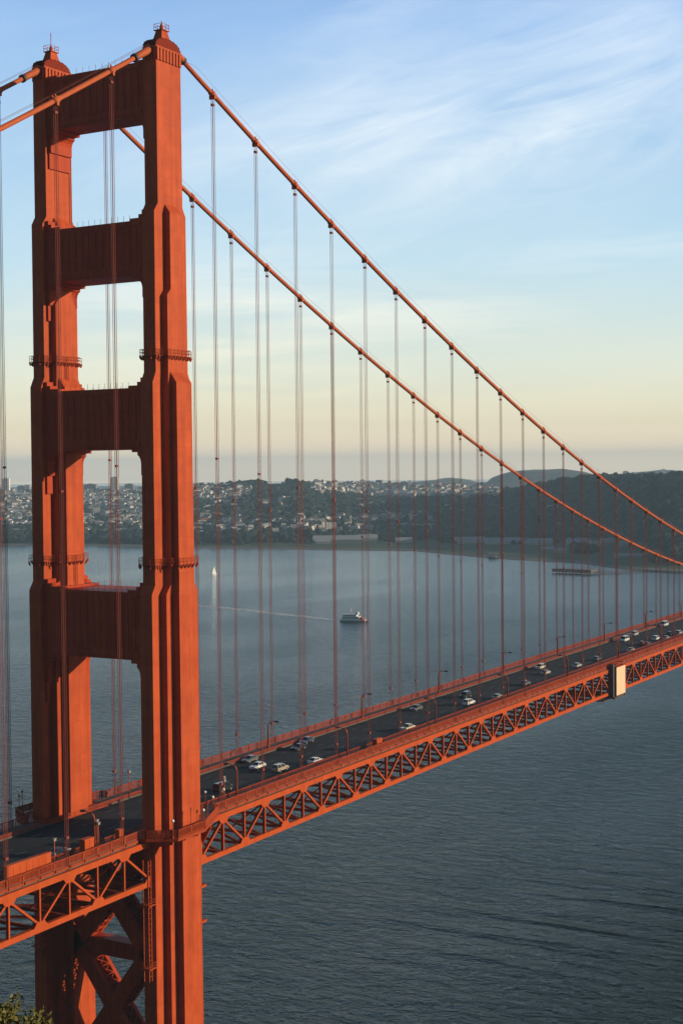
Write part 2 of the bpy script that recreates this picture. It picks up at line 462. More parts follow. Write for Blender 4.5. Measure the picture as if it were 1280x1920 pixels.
# --- suspender ropes: one pair per band
def suspender(x, s):
    m = MB(); zt = z_cable(x) - .9; zb = z_chord(x) + .4
    for dx in (-.3, .3):
        for dy in (-.17, .17): m.tube([(dx, dy, zt), (dx, dy, zb)], .048, 6, False)
    for z in (zt-1.2, zb+6.0): m.box(-.36, .36, -.26, .26, z-.22, z+.22)
    if zt - zb > 60: m.box(-.32, .32, -.22, .22, (zt+zb)/2-.2, (zt+zb)/2+.2)
    o = m.build('suspender', M['rope'], bridge); o.location = (x, s*YC, 0)
for s in (-1, 1):
    for x in SIDE_X[:4 if s < 0 else 3] + [S*k for k in range(1, 38)]: suspender(x, s)

# --- stiffening trusses
def zc_(x): return z_chord(x)
def chord_mesh(xs, y, dz, w, h):
    m = MB(); rings = []
    for x in xs:
        z = zc_(x)+dz
        rings.append([(x, y-w/2, z-h/2), (x, y+w/2, z-h/2), (x, y+w/2, z+h/2), (x, y-w/2, z+h/2)])
    m.loft(rings); return m
DL = -7.55
side_nodes = [TX - S*k/2 for k in range(1, 20)]        # half panels
main_nodes = [S*k/2 for k in range(1, int(XEND/S*2))]
spans = (('side', side_nodes), ('main', main_nodes))
for s in (-1, 1):
    tr = empty('stiffening_truss', (0, 0, 0), parent=bridge)
    y = s*YT
    for nm, nodes in spans:
        xs = sorted(nodes)
        ext = xs + [xs[-1]+.9] if nm == 'side' else [xs[0]-1.0] + xs
        # top chord stops a little short at the tower
        chord_mesh([x for x in ext if abs(x) > 8 or nm == 'main'], y, 0, .8, 1.12).build('top_chord', M['truss'], tr)
        chord_mesh(ext, y, DL, .8, 1.0).build('bottom_chord', M['truss'], tr)
    webs = MB()
    def vertical(m, x, kind):
        z = zc_(x)
        if kind == 'top':     # hangs from a suspender node
            m.beam((x, y, z-.5), (x, y, z+DL+.45), .62, .34)
            m.prism([(x-1.75, z-.5), (x+1.75, z-.5), (x+.95, z-1.45), (x-.95, z-1.45)], y-.42, y+.42, 1)
        else:
            m.beam((x, y, z-.5), (x, y, z+DL+.45), .62, .34)
            m.prism([(x-1.75, z+DL+.45), (x+1.75, z+DL+.45), (x+.95, z+DL+1.4), (x-.95, z+DL+1.4)], y-.42, y+.42, 1)
    def diagonal(m, xa, ka, xb):
        za = zc_(xa) + (-.7 if ka == 'top' else DL+.7); zb = zc_(xb) + (DL+.7 if ka == 'top' else -.7)
        m.beam((xa, y, za), (xb, y, zb), .56, .40)
    for nm, nodes in spans:
        for i, x in enumerate(nodes):
            kind = 'top' if (i % 2 == 1) else 'low'
            if nm == 'side' and i == 0: kind = 'low'
            vis = s < 0 and (x > -62 and x < 530)
            if vis:
                m = MB(); vertical(m, x, kind); m.build('truss_vertical', M['truss'], tr)
            else: vertical(webs, x, kind)
            if i+1 < len(nodes):
                if vis:
                    m = MB(); diagonal(m, x, kind, nodes[i+1]); m.build('truss_diagonal', M['truss'], tr)
                else: diagonal(webs, x, kind, nodes[i+1])
    tag(webs.build('truss_web', M['truss'], tr), kind='stuff')

# --- floor framing seen through the truss
m = MB()
for nm, nodes in spans:
    for i, x in enumerate(nodes):
        if x > 640: break
        z = zc_(x)
        m.box(x-.25, x+.25, -13.4, 13.4, z-1.1, z+.38)
        m.beam((x, -13.4, z+DL), (x, 13.4, z+DL), .5, .55, (1,0,0))
        if i+1 < len(nodes):
            x2 = nodes[i+1]; z2 = zc_(x2)
            sg = 1 if i % 2 else -1
            m.beam((x, -13.3*sg, z+DL), (x2, 0, z2+DL), .45, .4, (0,0,1)); m.beam((x2, 0, z2+DL), (x, 13.3*sg, z+DL), .45, .4, (0,0,1))
        if i % 2:
            for sg in (-1, 1):
                m.beam((x, sg*13.3, z-1), (x, sg*4.5, z+DL), .28, .28, (1,0,0))
tag(m.build('floor_framing', M['rail'], bridge), kind='stuff')
m = MB()
for y in (-10, -6, -2, 2, 6, 10):
    for nm, nodes in spans:
        xs = [x for x in sorted(nodes) if x < 640]
        rings = [[(x, y-.2, zc_(x)-.5), (x, y+.2, zc_(x)-.5), (x, y+.2, zc_(x)+.42), (x, y-.2, zc_(x)+.42)] for x in xs]
        m.loft(rings)
m.build('stringer', M['rail'], bridge)

# --- roadway, markings, sidewalks
XS = list(np.arange(-150, 0, 7.62)) + [0] + list(np.arange(7.62, XEND, 7.62))
def strip(y0, y1, za, zb, xs=XS):
    m = MB(); m.loft([[(x, y0, zc_(x)+za), (x, y1, zc_(x)+za), (x, y1, zc_(x)+zb), (x, y0, zc_(x)+zb)] for x in xs]); return m
road = strip(-9.12, 9.12, .46, 1.2).build('roadway', M['asphalt'], bridge)
m = MB()
xq = -140.0
while xq < 700:
    for y in (-6.08, -3.04, 0, 3.04, 6.08):
        z0 = zc_(xq)+1.204; z1 = zc_(xq+3)+1.204
        m.add([(xq, y-.07, z0), (xq+3, y-.07, z1), (xq+3, y+.07, z1), (xq, y+.07, z0)], [(0, 1, 2, 3)])
    xq += 11
lane_paint = simple('worn_lane_paint', (.15, .15, .14), .8, var=.4, scale=.8)
tag(m.build('lane_marking', lane_paint, road), kind='stuff')
for s in (-1, 1):
    for seg in ([x for x in XS if x < -11] + [-9.5], [8.2] + [x for x in XS if x > 9]):
        a, b = sorted((s*9.2, s*13.62))
        sw = strip(a, b, .44, 1.45, seg).build('sidewalk', M['walk'], bridge)
    # kerb barrier between road and sidewalk
    m = MB(); y = s*9.32
    xq = -140.0
    while xq < 640:
        m.beam((xq, y, zc_(xq)+1.2), (xq, y, zc_(xq)+2.15), .1, .12); xq += 3.81
    for h in (1.62, 1.9, 2.15):
        for seg in (np.arange(-140, 641, 12)):
            m.beam((seg, y, zc_(seg)+h), (seg+12, y, zc_(seg+12)+h), .1, .13)
    m.build('kerb_barrier', M['rail'], bridge)
    # outer railing: posts, pickets, rails, edge plates
    for seg in ((-140, -12.0), (12.6, 700)):
        m = MB(); y = s*13.76; x = seg[0]
        n = int((seg[1]-seg[0])/3.81)
        for i in range(n+1):
            x = seg[0] + (seg[1]-seg[0])*i/n; x2 = seg[0] + (seg[1]-seg[0])*(i+1)/n
            z = zc_(x)
            m.beam((x, y, z+.7), (x, y, z+2.98), .2, .26)
            if i == n: break
            z2 = zc_(x2)
            m.beam((x, y, z+2.86), (x2, y, z2+2.86), .2, .16); m.beam((x, y, z+1.62), (x2, y, z2+1.62), .12, .12)
            np_ = (12 if s < 0 else 9) if x < 420 else 0
            for j in range(1, np_):
                xx = x+(x2-x)*j/np_; zz = zc_(xx); m.beam((xx, y, zz+1.65), (xx, y, zz+2.8), .06, .17)
            if not np_: m.beam((x, y, z+2.2), (x2, y, z2+2.2), .05, 1.1)
            m.beam((x+.3, y+s*.16, z+1.15), (x2-.3, y+s*.16, z2+1.15), .14, .5)
        m.build('railing', M['rail'], bridge)

# --- sidewalk bays that carry the path round the outside of the legs
BAY = [(-11.6, 13.62), (-11.3, 15.2), (-8.0, 20.1), (.6, 20.1), (12.4, 14.9), (12.7, 13.62)]
for s in (-1, 1):
    m = MB(); pl = [(x, y*s) for x, y in BAY] + [(9.0, s*9.3), (-10, s*9.3)]
    m.loft([[(x, y, 75.95) for x, y in pl], [(x, y, 76.63) for x, y in pl]])
    bay = m.build('sidewalk_bay', M['rail'], bridge)
    m = MB()
    for a, b in zip(BAY, BAY[1:]):
        L = math.hypot(b[0]-a[0], b[1]-a[1]); n = max(1, round(L/2.2))
        A = Vector((a[0], a[1]*s, 76.63)); B = Vector((b[0], b[1]*s, 76.63))
        for h in (.2, 1.45): m.beam(A+Vector((0,0,h)), B+Vector((0,0,h)), .14, .14, (0,0,1))
        for i in range(n+1):
            p = A.lerp(B, i/n); m.beam(p, p+Vector((0,0,1.55)), .16, .16, (1,0,0))
        k = int(L/.32)
        for i in range(k):
            p = A.lerp(B, (i+.5)/k); m.beam(p+Vector((0,0,.2)), p+Vector((0,0,1.4)), .15, .15, (1,0,0))
        m.beam(A+Vector((0,0,-.34)), B+Vector((0,0,-.34)), .6, .14, (0,0,1))
    m.build('bay_railing', M['rail'], bay)
    for x in (-8.5, -4.5, -.5, 3.5, 8):
        m = MB(); yo = 19.4 if x < 1 else 19.4-(x-.6)*.42
        m.prism([(s*yo, 75.9), (s*13.5, 75.9), (s*13.5, 70.0), (s*16.2, 74.6), (s*yo, 75.4)], x-.14, x+.14, 0)
        m.build('bay_bracket', M['orange'], bay)

# ------------------------------------------------------------------ lamps and furniture on the deck
def zsw(x): return z_chord(x) + 1.45
def make_street_lamp():
    r = empty('street_lamp')
    m = MB(); m.box(-.24, .24, -.24, .24, 0, .9)
    m.tube([(0, 0, .8), (0, 0, 5.6), (0, .12, 6.1), (0, .45, 6.5), (0, .95, 6.68)], [.22, .17, .16, .15, .14], 8); m.build('pole', M['lamp'], r)
    m = MB(); m.tube([(0, .9, 6.67), (0, 2.2, 6.82)], [.09, .075], 6); m.build('arm', M['lamp'], r)
    m = MB(); m.loft([[(-.2, 2.0, 6.70), (.2, 2.0, 6.70), (.2, 2.0, 6.98), (-.2, 2.0, 6.98)], [(-.36, 2.4, 6.62), (.36, 2.4, 6.62), (.3, 2.4, 7.08), (-.3, 2.4, 7.08)], [(-.28, 3.15, 6.66), (.28, 3.15, 6.66), (.2, 3.15, 6.94), (-.2, 3.15, 6.94)]])
    m.build('lamp_head', M['dark'], r)
    return r
lamp0 = make_street_lamp(); used = False
ordn = ['first', 'second', 'third', 'fourth', 'fifth', 'sixth', 'seventh', 'eighth', 'ninth', 'tenth', 'eleventh']
LX = 24.6
for s, nm in ((-1, 'near'), (1, 'far')):
    for k in range(-1, 10):
        x = LX + 45.72*k
        if s > 0 and k == -1: continue
        if x > 480: continue
        o = copy_tree(lamp0) if used else lamp0; used = True
        o.location = (x, s*11.05, zsw(x)); o.rotation_euler = (0, 0, 0 if s < 0 else math.pi)
        if k == -1: lb = 'curved orange street lamp on the approach deck, on the camera side of the tower'
        else: lb = f'{ordn[k]} curved street lamp past the tower along the {"sunlit truss side" if s < 0 else "bay side"} of the road'
        tag(o, lb, 'street lamp', 'curved street lamps along the bridge road')
def globe_lamp(h):
    r = empty('globe_lamp')
    m = MB(); m.tube([(0,0,0), (0,0,h)], [.09, .06], 6); m.box(-.14, .14, -.14, .14, 0, .3); m.build('post', M['lamp'], r)
    m = MB(); m.sphere((0,0,h+.26), .30, 10, 8); m.build('globe', M['offwhite'], r)
    return r
gl = [(-8.6, -19.4, 'white globe lamp at the dark corner of the walkway bay round the near tower leg'),
      (1.4, -19.2, 'white globe lamp in front of the sunlit face of the near tower leg'),
      (11.6, -14.2, 'white globe lamp where the walkway bay rejoins the bridge railing'),
      (14.0, -10.6, 'white globe lamp beside the dark van just past the near tower leg'),
      (17.6, -12.6, 'white globe lamp on the railing side just past the walkway bay')]
g0 = globe_lamp(3.0)
for i, (x, y, lb) in enumerate(gl):
    o = g0 if i == 0 else copy_tree(g0)
    o.location = (x, y, zsw(x) if abs(x) > 12.7 else 76.63); tag(o, lb, 'lamp', 'white globe lamps near the tower')
def tall_post(h):
    r = empty('signal_post')
    m = MB(); m.tube([(0,0,0), (0,0,h)], .1, 6); m.box(-.16, .16, -.16, .16, 0, .4); m.build('post', M['lamp'], r)
    m = MB(); m.box(-.3, .3, -.22, .22, h, h+.42); m.box(-.36, .36, -.28, .28, h+.42, h+.5); m.build('signal_box', M['concrete'], r)
    return r
p0 = tall_post(4.6)
for i, (x, y, lb) in enumerate([(-19.6, -10.4, 'slim post with a pale box head beside the approach lamp, nearer the tower'), (-21.0, -11.9, 'slim post with a pale box head right next to the approach lamp'),
        (20.9, -10.4, 'slim post with a pale box head between the dark van and the first sunlit lamp'), (18.9, -11.9, 'slim post with a pale box head by the railing in front of the dark van'),
        (-33.5, -12.4, 'slim post with a pale box head at the left end of the approach railing'),
        (21.8, 10.9, 'slim bay-side post between the tower legs, nearer to the near leg of a pair'), (16.6, 10.9, 'slim bay-side post between the tower legs, the one of a pair closer to the suspenders')]):
    o = p0 if i == 0 else copy_tree(p0)
    o.location = (x, y, zsw(x)); tag(o, lb, 'post', 'slim signal posts near the tower')
def thin_pole(h, name='fence_pole'):
    m = MB(); m.tube([(0,0,0), (0,0,h)], .07, 6); m.box(-.12, .12, -.12, .12, h-.5, h); m.box(-.13,.13,-.13,.13,0,.25)
    return m.build(name, M['rail'])
q0 = thin_pole(4.6)
for i, (x, y, lb) in enumerate([(-6.3, -20.0, 'thin dark pole on the bay railing in front of the leg, left of the others'), (-.2, -20.0, 'thin dark pole on the bay railing in front of the leg, middle one'),
       (3.4, -18.8, 'thin dark pole on the bay railing in front of the leg, nearest its right edge'),
       (-9.6, 17.7, 'thin dark pole on the shaded bay behind the far tower leg, left one'), (-6.2, 20.0, 'thin dark pole on the shaded bay behind the far tower leg, right one')]):
    o = q0 if i == 0 else copy_tree(q0)
    o.location = (x, y, 76.63); tag(o, lb, 'pole', 'thin poles on the tower walkway bays')
# cabinets and hoarding on the near sidewalk
def cabinet(x, y, lx, ly, h, lb, cat='cabinet', name='equipment_cabinet'):
    r = empty(name, (x, y, zsw(x)))
    m = MB(); m.box(-lx/2, lx/2, -ly/2, ly/2, .12, h); m.box(-lx/2+.1, lx/2-.1, -ly/2+.1, ly/2-.1, 0, .12); m.build('cabinet_body', M['truss'], r)
    m = MB(); m.prism([(-ly/2-.08, h), (ly/2+.08, h), (ly/2+.02, h+.14), (-ly/2-.02, h+.14)], -lx/2-.08, lx/2+.08, 0); m.build('lid', M['truss'], r)
    m = MB()
    n = max(1, round(lx/1.6))
    for i in range(n):
        a = -lx/2 + lx*i/n; b = -lx/2 + lx*(i+1)/n; m.box(a+.06, b-.06, -ly/2-.04, -ly/2+.02, .22, h-.1)
    m.build('door_panel', M['truss'], r)
    tag(r, lb, cat)
cabinet(82.4, -12.4, 2.6, 1.2, 2.3, 'orange equipment cabinet on the sunlit sidewalk in front of the white pickup')
cabinet(-24.6, -12.2, 2.6, 1.2, 2.9, 'orange equipment cabinet on the approach sidewalk just left of the street lamp')
cabinet(-15.6, -12.3, 1.2, 1.0, 2.5, 'small orange cabinet on the approach sidewalk close to the tower')
cabinet(-40.6, -12.6, 11.0, .9, 3.1, 'long orange hoarding of plywood panels at the left end of the approach sidewalk', 'hoarding', 'panel_hoarding')

# maintenance traveller hung on the truss
tr = empty('maintenance_traveller', (240.6, 0, zc_(240.6)))
m = MB()
for x in (-4.0, 4.0):
    m.beam((x, -16.2, 1.3), (x, -16.2, -8.8), .3, .3); m.beam((x, -14.7, 2.2), (x, -14.7, -8.8), .3, .3)
    m.beam((x, -16.2, 2.1), (x, -13.0, 2.1), .3, .3, (1,0,0)); m.beam((x, -16.2, 1.2), (x, -14.7, 1.2), .25, .25, (1,0,0))
for z in (2.1, 1.2, .9): m.beam((-4, -16.2, z), (4, -16.2, z), .22, .22); m.beam((-4, -14.7, z), (4, -14.7, z), .2, .2)
m.build('frame', M['rail'], tr)
m = MB(); m.box(-4.1, 4.15, -16.42, -16.3, -8.2, 1.0); m.build('tarp_panel', M['tarp'], tr)
m = MB(); m.box(-4.25, -4.12, -16.3, -14.6, -8.3, 1.3); m.box(-5.6, -4.3, -15.8, -14.5, -8.6, 2.2); m.build('side_panel', M['dark'], tr)
m = MB(); m.box(-5.4, 5.0, -16.4, 14.5, -9.2, -8.9)
for y in np.arange(-16, 14.6, 3): m.beam((-5.4, y, -8.7), (5, y, -8.7), .15, .4)
m.box(-13, -5.4, -15.2, -10, -9.15, -8.95)
m.build('platform', M['dark'], tr)
tag(tr, 'cream panelled maintenance cage hanging on the outside of the bridge truss', 'work platform')

# ------------------------------------------------------------------ vehicles
PAINT = {}
def car_paint(c):
    if c not in PAINT:
        m, t, b = new_mat('car_paint'); b.inputs['Roughness'].default_value = .3
        tc = t.node('ShaderNodeTexCoord'); n = t.node('ShaderNodeTexNoise', inp={'Vector': tc.outputs['Object'], 'Scale': 1.5, 'Detail': 3.0})
        t.l.new(t.mix(n.outputs[0], tuple(x*.9 for x in c), tuple(min(1, x*1.08) for x in c)), b.inputs['Base Color'])
        b.inputs['Coat Weight'].default_value = .5; b.inputs['Coat Roughness'].default_value = .08
        PAINT[c] = m
    return PAINT[c]
KIND = {  # length, width, height, lower profile (x,z), cabin bottom/top x-range
    'sedan':  dict(L=4.6, W=1.78, prof=[(-2.3, .3), (2.28, .3), (2.3, .62), (2.12, .78), (1.0, .92), (-1.55, .96), (-2.2, .9), (-2.3, .66)], cab=[(-1.75, .94), (1.05, .92), (.3, 1.38), (-1.05, 1.4)], wb=1.38),
    'suv':    dict(L=4.7, W=1.9, prof=[(-2.35, .38), (2.3, .38), (2.35, .8), (2.2, .98), (1.15, 1.08), (-2.25, 1.1), (-2.35, .8)], cab=[(-2.22, 1.08), (1.15, 1.06), (.55, 1.68), (-2.05, 1.72)], wb=1.42),
    'van':    dict(L=5.2, W=2.0, prof=[(-2.6, .36), (2.55, .36), (2.6, .85), (2.4, 1.08), (1.7, 1.15), (-2.55, 1.18), (-2.6, .8)], cab=[(-2.54, 1.16), (1.75, 1.14), (1.0, 1.98), (-2.45, 2.02)], wb=1.6),
    'minibus':dict(L=7.2, W=2.2, prof=[(-3.6, .4), (3.5, .4), (3.6, .9), (3.4, 1.2), (2.9, 1.3), (-3.55, 1.32), (-3.6, .9)], cab=[(-3.54, 1.3), (2.95, 1.28), (2.4, 2.5), (-3.45, 2.55)], wb=2.1),
    'pickup': dict(L=5.4, W=1.95, prof=[(-2.7, .45), (2.65, .45), (2.7, .9), (2.5, 1.05), (1.4, 1.12), (-2.65, 1.14), (-2.7, .8)], cab=[(-.7, 1.12), (1.3, 1.1), (.75, 1.74), (-.6, 1.76)], wb=1.7)}
def make_car(kind, c):
    K = KIND[kind]; W = K['W']/2; r = empty({'sedan': 'sedan_car', 'suv': 'sport_utility_car', 'van': 'passenger_van', 'minibus': 'minibus', 'pickup': 'pickup_truck'}[kind])
    P = car_paint(c)
    m = MB()
    pr = K['prof']
    cx = sum(p[0] for p in pr)/len(pr); cz = .7
    m.loft([[(cx+(x-cx)*.97, -W, cz+(z-cz)*.86) for x, z in pr], [(x, -W+.1, z) for x, z in pr], [(x, W-.1, z) for x, z in pr], [(cx+(x-cx)*.97, W, cz+(z-cz)*.86) for x, z in pr]])
    (xb0, zb0), (xf0, zf0), (xf1, zf1), (xb1, zb1) = K['cab']
    wi, wo = W-.28, W-.12
    m.loft([[(xb1-.02, -wi, zb1), (xf1+.02, -wi, zf1), (xf1+.02, wi, zf1), (xb1-.02, wi, zb1)], [(xb1+.08, -wi+.08, zb1+.07), (xf1-.08, -wi+.08, zf1+.07), (xf1-.08, wi-.08, zf1+.07), (xb1+.08, wi-.08, zb1+.07)]])
    for s in (-1, 1):
        for (xa, za, xb, zb) in ((xb0+.03, zb0, xb1+.03, zb1), (xf0-.03, zf0, xf1-.03, zf1), ((xb0+xf0)/2, zb0, (xb1+xf1)/2, zb1)):
            m.beam((xa, s*wo, za-.03), (xb, s*wi, zb+.02), .09, .12)
    if kind == 'pickup':
        pass
    m.build('body', P, r)
    m = MB()
    m.loft([[(xb0, -wo+.03, zb0-.05), (xf0, -wo+.03, zf0-.05), (xf0, wo-.03, zf0-.05), (xb0, wo-.03, zb0-.05)], [(xb1, -wi+.02, zb1), (xf1, -wi+.02, zf1), (xf1, wi-.02, zf1), (xb1, wi-.02, zb1)]])
    m.build('window', M['glass'], r)
    rr = .33 if kind in ('sedan',) else .38
    m = MB(); m.tube([(0, -.11, 0), (0, -.1, 0), (0, .1, 0), (0, .11, 0)], [rr*.85, rr, rr, rr*.85], 14); wh = None
    m2 = MB(); m2.tube([(0, -.125, 0), (0, .125, 0)], rr*.58, 10)
    first = None
    for sx in (-1, 1):
        for sy in (-1, 1):
            if first is None:
                w = m.build('wheel', M['tyre'], r); rim = m2.build('rim', M['chrome'], w); first = w
            else: w = copy_tree(first, r)
            w.location = (sx*K['wb'], sy*(W-.1), rr)
    hx = max(p[0] for p in pr); zl = .68 if kind == 'sedan' else .82
    for s in (-1, 1):
        m = MB(); m.box(hx-.12, hx+.015, s*(W-.32)-.17, s*(W-.32)+.17, zl-.1, zl+.08); m.build('headlight', M['headlamp'], r)
        m = MB(); m.box(-hx-.015, -hx+.12, s*(W-.27)-.14, s*(W-.27)+.14, zl-.02, zl+.17); m.build('taillight', M['tail'], r)
    return r
WHT = (.72, .72, .71); SIL = (.42, .43, .44); BLK = (.018, .018, .02); GRY = (.12, .125, .13); BLU = (.04, .07, .13); RED = (.30, .03, .025); TAN = (.38, .32, .24); CRM = (.62, .56, .46)
CARS = [  # photo col,row of the car's middle, lane y, kind, colour, label
    (418, 1481, -4.6, 'van', BLK, 'dark van just past the near tower leg, behind two globe lamps'),
    (483, 1438, 1.6, 'sedan', WHT, 'white hatchback heading for the tower beside a dark grey car, near the first bay-side lamp'),
    (469, 1428, 7.3, 'sedan', GRY, 'dark grey car by the far kerb alongside the white hatchback heading for the tower'),
    (525, 1441, -4.6, 'suv', TAN, 'tan station wagon with bright red tail lamps, behind a slim post'),
    (591, 1428, -7.4, 'sedan', WHT, 'white low sedan in the lane along the near barrier, alone before the second sunlit lamp'),
    (575, 1400, 7.3, 'sedan', BLU, 'dark blue car in the far lane behind a black one before the second bay-side lamp'),
    (560, 1405, 4.6, 'sedan', BLK, 'black car just ahead of a dark blue one before the second bay-side lamp'),
    (780, 1329, 4.6, 'sedan', GRY, 'dark grey car with bright headlamps, alone before the third bay-side lamp'),
    (764, 1363, -7.6, 'pickup', CRM, 'cream pickup truck in the lane along the barrier, past the orange cabinet'),
    (872, 1306, 1.6, 'suv', BLK, 'black oncoming car with bright headlamps beside a white wagon past the third sunlit lamp'),
    (878, 1319, -4.6, 'suv', WHT, 'white wagon past the third sunlit lamp, beside a black oncoming car'),
    (932, 1307, -7.6, 'sedan', SIL, 'silver car hugging the barrier just before the fourth sunlit lamp'),
    (984, 1281, -4.6, 'sedan', GRY, 'grey car with a white roof just past the fourth sunlit lamp'),
    (1012, 1257, 4.6, 'suv', CRM, 'cream car with dark windscreen coming towards the tower, paired with a dark one'),
    (1022, 1267, -1.4, 'sedan', SIL, 'silver car heading away close beside the cream oncoming car'),
    (1081, 1248, -4.6, 'sedan', SIL, 'silver car just past the fifth sunlit lamp'),
    (1118, 1236, -4.6, 'sedan', GRY, 'dark car with a pale roof just before the hanging work cage'),
    (1170, 1205, 4.6, 'van', WHT, 'white van coming towards the tower just past the work cage'),
    (1188, 1189, 7.3, 'suv', SIL, 'silver car in the far lane, following a dark car near the seventh bay-side lamp'),
    (1176, 1193, 7.3, 'sedan', BLK, 'black car in the far lane leading a silver car near the seventh bay-side lamp'),
    (1244, 1177, 7.3, 'van', WHT, 'large white van in the far lane near the right edge of the view'),
    (1182, 1219, -7.4, 'sedan', CRM, 'cream car along the barrier just right of the work cage'),
    (1203, 1207, -4.6, 'sedan', RED, 'red car in the near lanes beside a grey one past the work cage'),
    (1213, 1207, -7.4, 'sedan', GRY, 'grey car along the barrier beside the red car past the work cage'),
    (1229, 1198, -4.6, 'suv', WHT, 'white wagon ahead of the red car past the work cage'),
    (1248, 1198, -7.4, 'sedan', SIL, 'silver car along the barrier ahead of the white wagon'),
    (1255, 1189, -4.6, 'sedan', BLK, 'black car in the near lanes below the large white van'),
    (1272, 1188, -7.0, 'suv', SIL, 'silver car farthest along the near lanes at the right edge'),
    (112, 1600, -7.2, 'sedan', SIL, 'silver car on the approach deck left of the tower, behind the railing')]
protos = {}
for px, py, lane, kind, c, lb in CARS:
    lo, hi = -60.0, 560.0
    for _ in range(40):                       # place along the lane where the photo's column crosses it
        mid = (lo+hi)/2; q = np.array([mid, lane, zc_(mid)+2.0]) - CAM
        cx_ = 640 + FPX*(q@rt)/(q@fw)
        if cx_ < px: lo = mid
        else: hi = mid
    x = mid
    if (kind, c) in protos: o = copy_tree(protos[kind, c])
    else: o = protos[kind, c] = make_car(kind, c)
    slope = (zc_(x+1)-zc_(x-1))/2
    o.location = (x, lane, zc_(x)+1.207)
    o.rotation_euler = (0, -math.atan(slope) if lane < 0 else math.atan(slope), 0 if lane < 0 else math.pi)
    tag(o, lb, {'van': 'van', 'minibus': 'minibus', 'pickup': 'pickup truck'}.get(kind, 'car'), 'cars driving over the bridge')

# ------------------------------------------------------------------ boats
f0 = on_plane(664, 1165, 0)
fer = empty('tour_ferry', (f0[0], f0[1], 0), math.atan2(-23, 6))
m = MB()
hull = lambda k, w, z: [(-13.5*k, -w, z), (6*k, -w, z), (11*k, -w*.6, z), (13.6*k, 0, z), (11*k, w*.6, z), (6*k, w, z), (-13.5*k, w, z)]
m.loft([hull(.96, 3.2, -.6), hull(.98, 3.6, 1.0), hull(1.0, 3.9, 2.1)]); m.build('hull', M['white'], fer)
m = MB(); m.loft([hull(.962, 3.33, -.55), hull(.975, 3.56, .55)]); m.build('waterline_band', M['dark'], fer).scale = (1.01, 1.03, 1)
m = MB(); m.box(-11.5, 5.5, -3.2, 3.2, 2.1, 4.5); m.box(-10.5, 3.0, -3.0, 3.0, 4.9, 6.5); m.box(1.2, 4.2, -1.8, 1.8, 6.8, 8.8); m.box(-12, 5.9, -3.5, 3.5, 4.5, 4.75); m.box(-11.2, 4.6, -3.2, 3.2, 6.6, 6.8); m.build('cabin', M['white'], fer)
m = MB()
for y in (-1, 1):
    for i in range(8): m.box(-10.8+i*2.0, -9.3+i*2.0, y*3.22-.03, y*3.22+.03, 2.9, 3.9)
    for i in range(6): m.box(-9.9+i*2.0, -8.4+i*2.0, y*3.02-.03, y*3.02+.03, 5.2, 6.1)
    m.box(1.5, 3.9, y*1.82-.03, y*1.82+.03, 7.5, 8.4)
m.build('window', M['glass'], fer)
m = MB(); m.loft([[(x*1.02, y*1.03, z) for x, y, z in [(8.0, -3.2, .4), (13.5, 0, .4), (13.6, 0, 2.2), (8, -3.6, 2.2)]], [(x*1.02, y*.2, z) for x, y, z in [(8.0, -3.2, .4), (13.5, 0, .4), (13.6, 0, 2.2), (8, -3.6, 2.2)]]])
m.box(6.0, 8.5, -2.6, 2.6, 2.1, 4.0); m.build('bow', M['red'], fer)
m = MB(); m.tube([(-3, 0, 6.8), (-3, 0, 12.5)], [.16, .08], 6); m.beam((-3, -1.4, 10.5), (-3, 1.4, 10.5), .12, .12, (1,0,0)); m.sphere((-3, 0, 9.6), .55, 8, 6); m.build('mast', M['white'], fer)
tag(fer, 'white tour ferry with a red bow, trailing a thin wake across the bay', 'ferry')
s0 = on_plane(402, 1079, 0)
sb = empty('sailboat', (s0[0], s0[1], 0), -.15); sb.scale = (.72,)*3
m = MB(); m.loft([[(-5.5*k, -w*.7, z), (0, -w, z), (4*k, -w*.6, z), (6.5*k, 0, z), (4*k, w*.6, z), (0, w, z), (-5.5*k, w*.7, z)] for k, w, z in ((.85, .8, -.4), (1, 1.7, 1.1))]); m.build('hull', M['white'], sb)
m = MB(); m.tube([(.8, 0, 1), (.8, 0, 17.5)], .11, 6); m.tube([(.8, 0, 2.2), (-4.8, .4, 2.1)], .08, 5); m.build('mast', M['chrome'], sb)
m = MB(); m.loft([[(.7, 0, 2.4), (-4.7, .5, 2.4), (-4.7, .58, 2.4), (.7, .08, 2.4)], [(.7, 0, 10), (-2.8, .9, 10), (-2.8, .98, 10), (.7, .08, 10)], [(.7, 0, 17.2), (.3, .02, 17.2), (.3, .1, 17.2), (.7, .08, 17.2)]]); m.build('mainsail', M['sail'], sb)
m = MB(); m.loft([[(6.2, 0, 1.5), (1.4, .9, 1.8), (1.4, .98, 1.8), (6.2, .08, 1.5)], [(1.1, 0, 15), (.95, .02, 15), (.95, .1, 15), (1.1, .08, 15)]]); m.build('jib', M['sail'], sb)
tag(sb, 'small sailboat with a tall white sail, out on the bay beyond the near tower leg', 'sailboat')

# ------------------------------------------------------------------ far shore terrain
def interp(tab, x):
    xs = [t[0] for t in tab]; ys = [t[1] for t in tab]
    return float(np.interp(x, xs, ys))
SHORE = [(-500, 1021), (0, 1023.5), (200, 1024.5), (360, 1028), (500, 1030), (700, 1033), (780, 1034), (850, 1041), (909, 1046.5), (975, 1051), (1034, 1054), (1092, 1057.5), (1151, 1066), (1200, 1072), (1280, 1073.5), (1800, 1090)]
